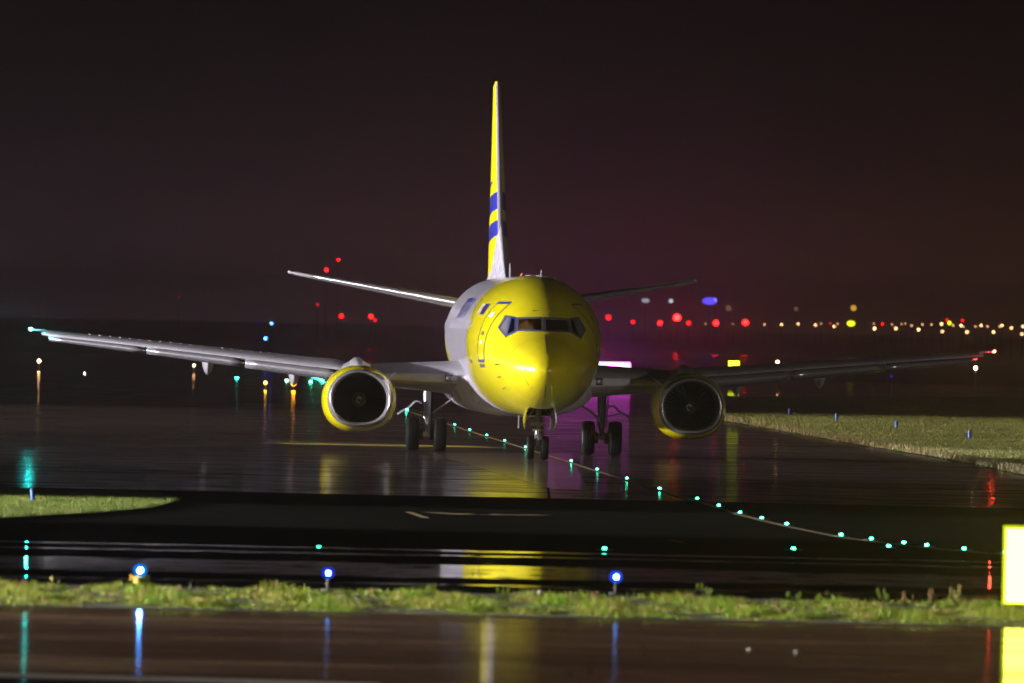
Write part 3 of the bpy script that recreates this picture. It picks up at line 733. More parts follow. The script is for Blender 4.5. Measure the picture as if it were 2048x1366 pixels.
def person(x, label):
    root = empty('person', (x, 3.52, 2.93), label, 'person'); L = lambda p: (p[0], p[1], p[2])
    J = {'pel': (0, .10, .46), 'wai': (0, .14, .62), 'che': (0, .13, .84), 'nek': (0, .09, 1.00), 'hed': (0, .05, 1.13)}
    verts = [(0, .10, .46), (0, .13, .64), (0, .12, .86), (0, .09, .985), (0, .06, 1.05),
             (-.10, .06, .46), (-.13, -.34, .50), (-.14, -.40, .10), (-.14, -.52, .04),
             (.10, .06, .46), (.13, -.34, .50), (.14, -.40, .10), (.14, -.52, .04),
             (-.17, .12, .90), (-.24, .02, .66), (-.18, -.24, .60), (.17, .12, .90), (.24, .02, .66), (.18, -.24, .60)]
    edges = [(0, 1), (1, 2), (2, 3), (3, 4), (0, 5), (5, 6), (6, 7), (7, 8), (0, 9), (9, 10), (10, 11), (11, 12), (2, 13), (13, 14), (14, 15), (2, 16), (16, 17), (17, 18)]
    rad = [.14, .13, .15, .06, .055, .10, .075, .055, .04, .10, .075, .055, .04, .065, .048, .035, .065, .048, .035]
    me = bpy.data.meshes.new('body'); me.from_pydata(verts, edges, []); ob = bpy.data.objects.new('body', me); COL.objects.link(ob)
    md = ob.modifiers.new('s', 'SKIN'); me.skin_vertices[0].data[0].use_root = True
    for i, r_ in enumerate(rad): me.skin_vertices[0].data[i].radius = (r_, r_ * .8)
    ob.modifiers.new('d', 'SUBSURF').levels = 2
    bpy.context.view_layer.update(); m2 = bpy.data.meshes.new_from_object(ob.evaluated_get(bpy.context.evaluated_depsgraph_get())); bpy.data.objects.remove(ob)
    m2.materials.clear(); m2.materials.append(M_shirt); m2.materials.append(M_navy)
    for p in m2.polygons: p.material_index = 1 if p.center.z < .52 else 0; p.use_smooth = True
    o = bpy.data.objects.new('body', m2); COL.objects.link(o); o.parent = root
    h = G_().ball((0, .03, 1.15), .105, 12, (.80, .98, 1.18)).ball((0, -.075, 1.14), .022, 6, (.7, 1, 1.3)).ball((-.088, .03, 1.14), .026, 6, (.5, 1, 1.3)).ball((.088, .03, 1.14), .026, 6, (.5, 1, 1.3)).build('head', M_skin, root)
    G_().ball((0, .055, 1.185), .108, 10, (.84, .98, 1.0)).build('hair', M_hair, h)
    G_().ball((-.035, -.068, 1.165), .010, 5).ball((.035, -.068, 1.165), .010, 5).build('eyes', M_hair, h)
    g = G_()
    for sx2 in (-1, 1):
        c = Vector((sx2 * .17, -.27, .60)); g.ball(c, .042, 6, (.9, 1.2, .5))
        for k in range(4): g.tube(c + Vector(((k - 1.5) * .018, -.035, 0)), c + Vector(((k - 1.5) * .02, -.08, -.01)), .009, .008, 6).tube(c + Vector(((k - 1.5) * .02, -.08, -.01)), c + Vector(((k - 1.5) * .018, -.10, -.04)), .008, .006, 6)
        g.tube(c + Vector((-sx2 * .03, -.01, 0)), c + Vector((-sx2 * .065, -.05, -.01)), .011, .008, 6)
    g.build('hand', M_skin, o)
    st_ = empty('pilot_seat', (x, 3.62, 2.93), 'dark cockpit seat behind the ' + ('left' if x < 0 else 'right') + ' front window, carrying a pilot', 'seat', 'pilot seats')
    G_().box((0, .0, .33), (.46, .46, .10)).build('seat_cushion', M_seat, st_, False); G_().box((0, .24, .72), (.44, .09, .72)).build('seat_back', M_seat, st_, False); G_().box((0, .0, .14), (.2, .3, .28)).build('seat_base', M_seat, st_, False)
person(-.42, 'pilot in a white shirt lit orange, behind the cockpit window nearer the blue frame')
person(.45, 'pilot in a white shirt in the dark half of the cockpit')

# ------------------------------------------------------------------ ground
def noise(t, scale, detail=4, vec=None, rough=.5):
    n = t.nodes.new('ShaderNodeTexNoise'); n.inputs['Scale'].default_value = scale; n.inputs['Detail'].default_value = detail; n.inputs['Roughness'].default_value = rough
    t.links.new(vec, n.inputs['Vector']); return n.outputs[0]
def smooth(t, x, a, b_):
    m = t.nodes.new('ShaderNodeMapRange'); m.interpolation_type = 'SMOOTHSTEP'; m.inputs[1].default_value = a; m.inputs[2].default_value = b_
    t.links.new(x, m.inputs[0]); return m.outputs[0]
def paving(name, base, base2, cover, film, rough_dry=.75, puddle=(.42, .58), scale=.35, wave=.0004, bands=None, seams=0, streaks=False):
    """paving with a water film: cover = how much of it is wet, film = (smoothest, roughest) of the film"""
    m = bpy.data.materials.new(name); m.use_nodes = True; t = m.node_tree; b = t.nodes['Principled BSDF']
    tcn = t.nodes.new('ShaderNodeTexCoord'); mp = t.nodes.new('ShaderNodeMapping'); mp.inputs['Rotation'].default_value = (0, 0, AZ)
    t.links.new(tcn.outputs['Object'], mp.inputs[0]); v = mp.outputs[0]
    fine = noise(t, 9, 4, v); big = noise(t, .12, 4, v); mid = noise(t, scale, 5, v, .6)
    c = mixc(t, smooth(t, big, .35, .65), base, base2); c = mixc(t, mth(t, 'MULTIPLY', fine, .5), c, tuple(k * .5 for k in base)); 
    sp3 = t.nodes.new('ShaderNodeSeparateXYZ'); t.links.new(v, sp3.inputs[0])
    if streaks:
        # paler streaks running along the road
        tr = t.nodes.new('ShaderNodeCombineXYZ'); t.links.new(mth(t, 'MULTIPLY', sp3.outputs[0], .10), tr.inputs[0]); t.links.new(mth(t, 'MULTIPLY', sp3.outputs[1], .55), tr.inputs[1])
        c = mixc(t, mth(t, 'MULTIPLY', smooth(t, noise(t, 1.0, 4, tr.outputs[0]), .50, .66), .75), c, (.26, .17, .12))
    if seams:
        # sealed joints between the concrete bays
        fr_ = mth(t, 'FRACT', mth(t, 'MULTIPLY', sp3.outputs[1], 1 / seams)); sm = mth(t, 'LESS_THAN', fr_, .02)
        fr2 = mth(t, 'FRACT', mth(t, 'MULTIPLY', sp3.outputs[0], 1 / seams)); sm2 = mth(t, 'LESS_THAN', fr2, .003); sm = mth(t, 'MAXIMUM', sm, sm2)
        c = mixc(t, sm, c, (.012, .012, .012))
    t.links.new(c, b.inputs['Base Color']); b.inputs['Roughness'].default_value = rough_dry; b.inputs['Specular IOR Level'].default_value = 0.0
    wet = smooth(t, mid, puddle[0], puddle[1])
    if bands:
        k = None
        for lo, hi, soft, amt in bands:      # hollows running along the taxiway, where water stands
            y_ = mth(t, 'ADD', sp3.outputs[1], mth(t, 'MULTIPLY', mth(t, 'SUBTRACT', big, .5), soft * 7))
            bb = mth(t, 'MULTIPLY', mth(t, 'MULTIPLY', smooth(t, y_, lo - soft, lo + soft), smooth(t, y_, hi + soft, hi - soft)), amt); k = bb if k is None else mth(t, 'MAXIMUM', k, bb)
        wet = smooth(t, mth(t, 'ADD', k, mth(t, 'MULTIPLY', mth(t, 'SUBTRACT', mid, .5), 2.8)), .35, .65)
    w2 = mth(t, 'MULTIPLY_ADD', wet, cover[1] - cover[0], cover[0])
    if seams: w2 = mth(t, 'MULTIPLY', w2, mth(t, 'SUBTRACT', 1.0, sm))
    t.links.new(w2, b.inputs['Coat Weight']); b.inputs['Coat IOR'].default_value = 1.33
    rg = mth(t, 'MULTIPLY_ADD', noise(t, .9, 4, v), (film[1] - film[0]) * 1.0, film[0]); t.links.new(rg, b.inputs['Coat Roughness'])
    bp = t.nodes.new('ShaderNodeBump'); bp.inputs['Distance'].default_value = wave; t.links.new(noise(t, 1.6, 3, v), bp.inputs['Height']); t.links.new(bp.outputs[0], b.inputs['Coat Normal'])
    bp2 = t.nodes.new('ShaderNodeBump'); bp2.inputs['Distance'].default_value = .01; t.links.new(fine, bp2.inputs['Height']); t.links.new(bp2.outputs[0], b.inputs['Normal'])
    return m
def sheet(name, pts_, z, m, kind='structure'):
    o = mesh(name, [W(u, d, z) for u, d in pts_], [tuple(range(len(pts_)))], m)
    if o.data.polygons[0].normal.z < 0: o.data.flip_normals()
    return tag(o, kind=kind)
M_apron = paving('wet_apron_concrete', (.060, .048, .054), (.085, .070, .072), (.30, 1.0), (.09, .15), puddle=(.34, .62), scale=.45, wave=.0008, seams=17.5)
M_asph = paving('dark_asphalt', (.012, .012, .013), (.018, .017, .017), (0, .02), (.3, .5), rough_dry=.9, wave=.0)
yb0 = (CAM.y * math.cos(AZ) - CAM.x * math.sin(AZ))
cy0 = CAM.dot(FWD)
M_pud = paving('asphalt_with_standing_water', (.012, .012, .013), (.018, .017, .017), (0, 1.0), (.03, .05), rough_dry=.9, wave=.00012, scale=1.1,
               bands=[(cy0 + 157, cy0 + 165.5, .5, .72), (cy0 + 171, cy0 + 172.3, .25, .62), (cy0 + 175.0, cy0 + 176.2, .2, .70), (cy0 + 152, cy0 + 153.5, .3, .5)])
M_road = paving('wet_service_road', (.10, .055, .038), (.17, .095, .060), (.12, .50), (.055, .075), puddle=(.25, .6), scale=.5, wave=.0001, streaks=True)
gmat = bpy.data.materials.new('field_turf'); gmat.use_nodes = True; t = gmat.node_tree; b = t.nodes['Principled BSDF']
tcn = t.nodes.new('ShaderNodeTexCoord'); c = mixc(t, smooth(t, noise(t, .08, 6, tcn.outputs['Object']), .35, .65), (.030, .032, .014), (.060, .050, .026)); t.links.new(c, b.inputs['Base Color']); b.inputs['Roughness'].default_value = .95; b.inputs['Specular IOR Level'].default_value = .1; b.inputs['Coat Weight'].default_value = .8; b.inputs['Coat Roughness'].default_value = .22; b.inputs['Coat IOR'].default_value = 1.33
sheet('ground', [(-3500, -60), (3500, -60), (3500, 7500), (-3500, 7500)], -.05, gmat)
sheet('apron', [(-260, 148.3), (120, 148.3), (120, 345), (-260, 345)], 0.0, M_apron)
M_far = paving('damp_concrete', (.060, .048, .054), (.085, .070, .072), (.30, 1.0), (.08, .13), puddle=(.40, .60), scale=.35, wave=.0010)
sheet('far_apron', [(-260, 345), (120, 345), (60, 700), (7, 800), (7, 950), (-260, 1300)], 0.0, M_far)
sheet('taxiway', [(-260, 176.9), (120, 176.9), (120, 230.2), (-260, 230.2)], .004, M_asph)
sheet('taxiway_edge', [(-260, 148.2), (120, 148.2), (120, 176.9), (-260, 176.9)], .004, M_pud)
sheet('service_road', [(-260, 20), (120, 20), (120, 136.8), (-260, 136.8)], .004, M_road)
# painted lines
M_paint = mat('line_paint', (.55, .42, .05), .6, noise=(2, .35)); M_tan = mat('faded_line_paint', (.45, .30, .12), .7, noise=(3, .4))
def line(pts_, w, m=M_paint, z=.008, name='painted_line'):
    V = []; F = []
    for i, (u, d) in enumerate(pts_):
        a = Vector(pts_[max(0, i - 1)]); b_ = Vector(pts_[min(len(pts_) - 1, i + 1)]); dd = (b_ - a).normalized(); nn = Vector((-dd.y, dd.x)) * w / 2
        V += [W(u + nn.x, d + nn.y, z), W(u - nn.x, d - nn.y, z)]
    for i in range(len(pts_) - 1): F.append((2 * i, 2 * i + 1, 2 * i + 3, 2 * i + 2))
    return tag(mesh(name, V, F, m), kind='structure')
GREEN = [(-5.24, 447.1), (-2.73, 387.0), (-2.07, 370.4), (-1.39, 353.7), (-0.74, 338.5), (-0.05, 322.1), (1.25, 291.7), (1.88, 275.8), (2.53, 260.9), (3.16, 245.3), (3.84, 232.3),
         (4.17, 223.8), (4.47, 216.0), (4.8, 210.3), (5.16, 204.4), (5.94, 194.7), (6.41, 191.6), (6.9, 188.6), (7.25, 186.8), (7.83, 184.5), (8.45, 182.3)]
line([(u - .06, d - .8) for u, d in GREEN], .15, M_tan)
line([(-7.58, 320.5), (-4.3, 321), (-1.3, 322.5)], 3.2, M_paint)
line([(.92, 242.4), (2.79, 241.0)], .8, M_paint)
line([(-2.39, 210.2), (-1.97, 204.2)], .16, M_tan); line([(-1.75, 209.2), (-1.31, 209.4)], 2.0, M_tan); line([(-.55, 209.4), (-.25, 209.0)], 2.0, M_tan); line([(-1.31, 209.8), (-.9, 208.6), (-.55, 209.8)], .3, M_tan)
line([(2.6, 188.2), (2.85, 186)], .05, M_tan)
line([(-6.5, 110.9), (-3.5, 110.6), (-1.6, 110.2)], 1.2, mat('worn_white_line', (.42, .36, .36), .8, noise=(3, .3)))
# pale concrete strips, butted into the apron as thin overlays
M_conc = paving('pale_concrete', (.26, .22, .17), (.32, .27, .20), (.85, 1.0), (.075, .125), puddle=(.36, .58), scale=.8, wave=.0012)
sheet('concrete_strip', [(-3.0, 306), (1.3, 311), (1.45, 243), (.62, 243)], .004, M_conc)
sheet('concrete_shoulder', [(-8.2, 318.2), (-3.0, 316), (-3.0, 325), (-8.2, 330)], .004, M_conc)

# ------------------------------------------------------------------ grass
def turf_mat(name, a, b_, c2, s1=.6, s2=9):
    m = bpy.data.materials.new(name); m.use_nodes = True; t = m.node_tree; b = t.nodes['Principled BSDF']
    tcn = t.nodes.new('ShaderNodeTexCoord'); v = tcn.outputs['Object']
    c = mixc(t, smooth(t, noise(t, s1, 4, v), .38, .62), a, b_); c = mixc(t, smooth(t, noise(t, s2, 2, v), .5, .72), c, c2)
    t.links.new(c, b.inputs['Base Color']); b.inputs['Roughness'].default_value = .55; b.inputs['Specular IOR Level'].default_value = .25
    tl = N('ShaderNodeBsdfTranslucent', t); t.links.new(c, tl.inputs[0]); mx = N('ShaderNodeMixShader', t); mx.inputs[0].default_value = .25
    t.links.new(b.outputs[0], mx.inputs[1]); t.links.new(tl.outputs[0], mx.inputs[2]); t.links.new(mx.outputs[0], t.nodes['Material Output'].inputs[0]); return m
def blades(name, U, D, Z, H, Wd, m, lean=.35, seg=2):
    n = len(U); base = np.array(CAM)[None, :2] + np.outer(U, np.array(RIGHT)[:2]) + np.outer(D, np.array(FWD)[:2])
    ang = RNG.uniform(0, 2 * np.pi, n); dx, dy = np.cos(ang), np.sin(ang); la = RNG.uniform(0, 2 * np.pi, n); lx, ly = np.cos(la) * H * lean * RNG.uniform(.2, 1.6, n), np.sin(la) * H * lean * RNG.uniform(.2, 1.6, n)
    V = np.zeros((n, 5, 3), np.float32)
    for k, (sd, wf, hf, lf) in enumerate(((-1, 1, 0, 0), (1, 1, 0, 0), (1, .75, .55, .35), (-1, .75, .55, .35), (0, 0, 1, 1))):
        V[:, k, 0] = base[:, 0] + sd * dx * Wd * wf / 2 + lx * lf; V[:, k, 1] = base[:, 1] + sd * dy * Wd * wf / 2 + ly * lf; V[:, k, 2] = Z + H * hf
    idx = np.arange(n)[:, None] * 5
    me = bpy.data.meshes.new(name); me.vertices.add(n * 5); me.vertices.foreach_set('co', V.ravel())
    loops = np.concatenate([idx + np.array([[0, 1, 2, 3]]), idx + np.array([[3, 2, 4]])], 1).ravel().astype(np.int32)
    me.loops.add(n * 7); me.loops.foreach_set('vertex_index', loops); me.polygons.add(n * 2)
    st = (np.arange(n)[:, None] * 7 + np.array([[0, 4]])).ravel().astype(np.int32); me.polygons.foreach_set('loop_start', st)
    me.update(calc_edges=True); me.materials.append(m)
    o = bpy.data.objects.new(name, me); COL.objects.link(o); return o
M_soil = mat('verge_soil', (.035, .03, .016), .95, noise=(1.5, .3))
M_green = turf_mat('verge_grass', (.15, .28, .010), (.24, .26, .03), (.42, .28, .13), 1.3, 4)
def verge_h(u): return .02 + .02 * np.sin(u * 1.7) + .015 * np.sin(u * 4.1 + 1)
sheet('verge', [(-60, 136.8), (40, 136.8), (40, 148.2), (-60, 148.2)], .012, M_soil)
n = 110000; u = RNG.uniform(-11, 11, n); d = 137.2 + 10.2 * RNG.beta(1.0, 1.15, n); edge = .35 + .65 * np.clip((d - 137.3) / 1.5, 0, 1)
clump = .5 + .55 * np.sin(u * 2.3 + d * .9) * np.sin(u * .9 - d * .5) + .35 * np.sin(u * 7.1 + 2 * np.sin(d * 2.1)); clump = np.clip(clump, .05, 1.3)
cover_ = RNG.random(n) < -.05 + 1.0 * clump
u, d, clump, edge = u[cover_], d[cover_], clump[cover_], edge[cover_]
h = (.015 + .085 * clump ** 1.6 * RNG.uniform(.4, 1.35, len(u))) * edge
g = blades('grass', u, d, .012, h, RNG.uniform(.007, .020, len(u)), M_green, .55); tag(g, 'rough green grass filling the verge beside the wet road', 'grass', kind='stuff')
n = 900; u = RNG.uniform(-11, 11, n); d = RNG.uniform(139, 147, n); k = np.sin(u * 1.9) + np.sin(u * 5.3 + 1) > .35; u, d = u[k], d[k]
M_tall = turf_mat('tall_grass', (.09, .11, .02), (.14, .11, .04), (.20, .13, .08), 2, 8)
g = blades('tall_grass', u, d, .012, RNG.uniform(.08, .19, len(u)), RNG.uniform(.006, .014, len(u)), M_tall, .3); tag(g, 'taller grass stems sticking up out of the verge', 'grass', kind='stuff')
# weeds in flower along the verge
M_stem = mat('weed_stem', (.10, .13, .03), .7); M_seed = mat('pale_seed_head', (.42, .40, .33), .8); M_rust = mat('rusty_seed_head', (.30, .14, .07), .8); M_yfl = mat('yellow_seed_head', (.35, .28, .08), .8)
def weed(uu, dd, hh, kind, label, leaves=5):
    r = empty('flowering_weed', W(uu, dd, .012), label, 'weed', 'weeds along the verge'); g = G_(); f = G_(); lf = G_()
    for k in range(leaves):
        a = random.uniform(0, 6.28); q = random.uniform(.03, .12); z = hh * random.uniform(.6, 1.0)
        tip = Vector((math.cos(a) * q, math.sin(a) * q, z)); g.tube((0, 0, 0), tip, .006, .003, 5)
        if kind == 'spike':
            for j in range(7): f.ball(tip + Vector((random.uniform(-.012, .012), random.uniform(-.012, .012), -.018 * j)), .012, 4)
        elif kind == 'head' and k < 3: f.ball(tip, .035 if k == 0 else .02, 6)
        elif kind == 'leaf': f.add([tip, tip + Vector((.02, 0, -.05)), tip + Vector((0, .0, -.12)), tip + Vector((-.02, .01, -.05))], [(0, 1, 2, 3)])
        b2 = Vector((math.cos(a + 1) * .09, math.sin(a + 1) * .09, z * .45)); lf.add([Vector((0, 0, .02)), b2 * .6 + Vector((.015, 0, .01)), b2, b2 * .6 - Vector((.015, 0, .01))], [(0, 1, 2, 3)])
    g.build('stem', M_stem, r); lf.build('leaves', M_tall, r, False)
    sh = f.build('seed_head', {'spike': M_rust, 'head': M_seed, 'leaf': M_green}[kind] if label.find('yellow') < 0 else M_yfl, r); sh['kind'] = 'stuff'
WE = [(108, 1150, 'head', 'pale round seed head left of the yellow based blue light'), (45, 1165, 'spike', 'rusty weed spike nearest the left picture edge'), (1078, 1172, 'head', 'pale round flower head between the two right blue lights'),
      (1145, 1178, 'spike', 'yellow flowered weed just left of the bright blue light without a base'), (1185, 1180, 'spike', 'small brown weed spike touching the left side of the blue light without a base'),
      (1410, 1140, 'leaf', 'tall bright green leafy stem at the middle right of the verge'), (1592, 1175, 'leaf', 'leaning green leafy weed left of its twin'), (1640, 1172, 'leaf', 'leaning green leafy weed right of its twin'),
      (1770, 1165, 'leaf', 'thin upright green stem left of the rusty weeds'), (1815, 1178, 'spike', 'short rusty dock spikes, left clump'), (1862, 1165, 'spike', 'tall rusty dock spikes in the middle clump'), (1915, 1160, 'spike', 'pinkish dock spikes beside the yellow sign'),
      (345, 1160, 'leaf', 'leafy weed right of the yellow based blue light'), (235, 1175, 'leaf', 'low leafy weed left of the yellow based blue light'), (855, 1155, 'leaf', 'tall green stem near the middle of the verge'), (1008, 1165, 'leaf', 'green leafy stem left of the pale round flower')]
for x, y, kd, lb in WE:
    dd = 144.5 + (x % 7) * .5; uu = ((x - 1059.5) * .99978) * dd / 20688 + (y - 645.6) * .02077 * dd / 20688
    zt_ = 3.9 - (-(x - 1059.5) * .02077 + (y - 645.6)) * dd / 20688
    weed(uu, dd, max(.12, min(.30, zt_ * .8)), kd, lb)
# left grass tongue
LG = [(-30, 223.5), (-9.16, 223.6), (-7.9, 222.6), (-7.24, 216.5), (-7.5, 207.5), (-8.43, 200.8), (-9.83, 194.0), (-30, 176)]
sheet('grass_verge_ground', LG, .03, M_soil)
def in_poly(u, d, P_):
    c = np.zeros(len(u), bool)
    for (x1, y1), (x2, y2) in zip(P_, P_[1:] + P_[:1]):
        if y1 == y2: continue
        c ^= ((y1 > d) != (y2 > d)) & (u < (x2 - x1) * (d - y1) / (y2 - y1) + x1)
    return c
M_lg = turf_mat('mown_grass', (.07, .14, .016), (.18, .23, .035), (.26, .21, .09), 1.2, 3)
n = 150000; u = RNG.uniform(-14.5, -7, n); d = RNG.uniform(176, 224, n); k = in_poly(u, d, LG); u, d = u[k], d[k]
g = blades('grass', u, d, .03, RNG.uniform(.03, .10, len(u)), RNG.uniform(.008, .02, len(u)), M_lg, .5); tag(g, 'mown grass tongue between apron and dark taxiway, around a blue marker', 'grass', kind='stuff')
# right grass area with a slight rise
RG_ = [(7.0, 560), (10.75, 575), (40, 640), (90, 640), (90, 276), (14.6, 276), (13.6, 283.0), (13.17, 303.5), (12.44, 322.9), (11.01, 352.3), (9.59, 391.8), (8.16, 426.4), (6.6, 500)]
sheet('grass_field_ground', RG_, .03, mat('dry_soil', (.07, .06, .03), .95, noise=(.4, .3)))
M_rg = turf_mat('field_grass', (.15, .19, .045), (.25, .25, .09), (.07, .10, .02), .16, 1.1)
n = 620000; d = 276 + (640 - 276) * RNG.random(n) ** 1.0; u = RNG.uniform(6, 34, n); k = in_poly(u, d, RG_) & (u < 2.0 + d * .052); u, d = u[k], d[k]
dens = np.clip(1.0 - .0 * d, 0, 1)
hf = 1 + .35 * np.sin(u * .8 + d * .07) * np.sin(d * .11 - u * .3)
g = blades('grass', u, d, .03, hf * RNG.uniform(.03, .085, len(u)), RNG.uniform(.012, .035, len(u)), M_rg, .5); tag(g, 'pale olive field grass beside the apron, right of the engine', 'grass', kind='stuff')
# bleached tussocks along its edge
M_dry = turf_mat('bleached_grass', (.26, .21, .11), (.20, .18, .08), (.34, .28, .17), .8, 3)
ed = RG_[6:] ; U = []; D = []
for (u1, d1), (u2, d2) in zip(ed[:-1], ed[1:]):
    m_ = int(70 * (d2 - d1) * .6); q = RNG.random(m_); U.append(u1 + (u2 - u1) * q + np.abs(RNG.normal(0, .35, m_))); D.append(d1 + (d2 - d1) * q + RNG.normal(0, .6, m_))
U = np.concatenate(U); D = np.concatenate(D); k = np.sin(D * .9) + np.sin(D * .37 + 1) + RNG.normal(0, .5, len(D)) > -.5; U, D = U[k], D[k]
g = blades('dry_grass', U, D, .02, RNG.uniform(.08, .26, len(U)), RNG.uniform(.015, .04, len(U)), M_dry, .6); tag(g, 'bleached tussocks along the edge of the field grass', 'grass', kind='stuff')
# leaves and grit lying on the service road
M_leaf = mat('fallen_leaf', (.22, .20, .06), .6)
for i, (x, y, s_, lb) in enumerate(((1141, 1345, .05, 'yellowish fallen leaf, left of a pair on the wet road'), (1180, 1341, .06, 'yellowish fallen leaf, right of a pair on the wet road'), (1594, 1301, .035, 'small white pebble on the wet road'), (1729, 1263, .035, 'greenish fallen leaf below the verge near the sign'),
                                     (1289, 1305, .04, 'dull fallen leaf near the middle of the wet road'), (1500, 1296, .035, 'dull fallen leaf left of the white pebble'))):
    w2 = -(x - 1059.5) * .02077 + (y - 645.6); dd = 3.87 * 20688 / w2; uu = ((x - 1059.5) + (y - 645.6) * .02077) * dd / 20688
    if 'pebble' in lb:
        o = G_().ball((0, 0, .012), s_ * .9, 6, (1, .8, .6)).build('pebble', mat('white_pebble', (.7, .7, .72), .5)); tag(o, lb, 'pebble')
    else:
        V = []; nn_ = 10
        for j in range(nn_): a = 2 * math.pi * j / nn_; V.append((s_ * math.cos(a), s_ * .6 * math.sin(a), .01 + .012 * math.cos(2 * a) + .012))
        V.append((0, 0, .03)); o = mesh('fallen_leaf', V, [(j, (j + 1) % nn_, nn_) for j in range(nn_)], M_leaf); tag(o, lb, 'leaf', 'leaves on the road')
    o.location = W(uu, dd, .0)

# ------------------------------------------------------------------ lamps and markers
def P(x, y, d):
    """place seen along a sight line at distance d: metres right, height"""
    return (((x - 1059.5) * .99978 + (y - 645.6) * .02077) * d / 20688, 3.9 - (-(x - 1059.5) * .02077 + (y - 645.6) * .99978) * d / 20688)
EM = {}
def emis(colr, L):
    k = (colr, L)
    if k not in EM:
        m = bpy.data.materials.new('lamp_glow'); m.use_nodes = True; t = m.node_tree; t.nodes.clear(); e = N('ShaderNodeEmission', t); e.inputs[0].default_value = (*colr, 1); e.inputs[1].default_value = L
        o = N('ShaderNodeOutputMaterial', t); t.links.new(e.outputs[0], o.inputs[0]); EM[k] = m
    return EM[k]
C_GRN = (.03, 1.0, .52); C_CYN = (.02, .9, .75); C_AMB = (1, .50, .20); C_RED = (1, .004, .004); C_BLU = (.015, .10, 1.0); C_YEL = (.85, 1.0, .02); C_WHT = (.8, .85, 1)
M_iron = mat('cast_metal', (.20, .20, .20), .5, metal=.5); M_post = mat('galvanised_post', (.10, .10, .10), .6)
ORD = ['first', 'second', 'third', 'fourth', 'fifth', 'sixth', 'seventh', 'eighth', 'ninth', 'tenth', 'eleventh', 'twelfth', 'thirteenth', 'fourteenth', 'fifteenth', 'sixteenth', 'seventeenth']
proto_in = None
def inset_light(u, d, label, group, L=170, r=.034, colr=C_GRN):
    root = empty('inset_light', W(u, d, .004), label, 'taxiway light', group)
    G_().lathe((0, 0, 0), (0, 0, 1), [(0, .16), (.012, .15), (.020, .09), (.020, .001)], 16).build('housing', M_iron, root)
    G_().ball((0, 0, .035), r, 5, (1, 1, .55)).build('lens', emis(colr, L), root)
for i, (u, d) in enumerate(GREEN):
    if i == 0: lb = 'green inset light seen under the gear door left of the left wheels'
    elif i <= 5: lb = ORD[i - 1] + ' green inset light counting forward from the left main wheels'
    else: lb = ORD[i - 6] + ' green inset light of the curve counting from the nose wheel to the sign'
    inset_light(u, d, lb, 'green centreline lights of the curving taxi line', L=[150, 40, 40, 45, 45, 70, 80, 60, 80, 80, 50, 70, 60, 50, 80, 75, 50, 60, 110, 60, 55][i], r=.034 + (.03 if i == 0 else 0))
for (u, d), lb in zip(((6.51, 185.3), (4.71, 181.6), (1.37, 178.4), (-3.49, 175.0)), ('green inset light just below the curve, left of its brightest light', 'lone green inset light below the curve between the verge and the line', 'lone green inset light above the right blue lamp', 'faint green inset light above the middle blue lamp')):
    inset_light(u, d, lb, 'green lights of the crossing taxi line', L=50 if u > 0 else 10)
# far green approach lights left of the left engine
for i, (u, d, L) in enumerate(((-15.51, 722.7, 90), (-14.9, 706, 110), (-14.40, 690, 260), (-13.9, 676, 120), (-13.45, 662.6, 110), (-13.0, 648, 100), (-12.6, 634, 100), (-13.22, 628.0, 240))):
    inset_light(u, d, (ORD[i] + ' light of the far green streak, counted from the flap fairing to the left engine') if i < 7 else 'far green light just under the green streak by the left engine', 'far green lights by the left engine', L=L, r=.09, colr=(.02, 1, .5))
inset_light(-18.42, 653.1, 'cyan green light on the far apron with a long reflection under the left wing', 'far single lights under the left wing', 120, .09, C_CYN)
inset_light(-14.91, 638.0, 'pale green light left of the inner flap fairing of the left wing', 'far single lights under the left wing', 70, .09, (.25, 1, .5))
inset_light(-28.65, 667.6, 'small white light on the far apron at the left', 'far single lights under the left wing', 60, .06, (.6, 1, .9))
inset_light(*[(-9.6 - .02), 176.2], 'faint speck of light at the left edge of the dark taxiway', None, 8, .04, (.7, .8, 1))

def pole_light(x, y, d, colr, L, r, label, cat='lamp', group=None, name='lamp_post', sq=(1, 1, 1)):
    u, z = P(x, y, d); z = max(z, .35)
    root = empty(name, W(u, d, -.05), label, cat, group, -AZ)
    zz_ = z + .05
    G_().tube((0, .12, 0), (0, .12, zz_), .05 if z > 1 else .04, .035, 8).tube((0, .12, 0), (0, .12, .05), .14, .14, 8).build('pole', M_post, root)
    G_().tube((0, .14, zz_), (0, r * sq[0] + .02, zz_), .04, .05, 6).build('bracket', M_post, root)
    G_().ball((0, 0, zz_), r, 5, sq).build('bulb', emis(colr, L), root)
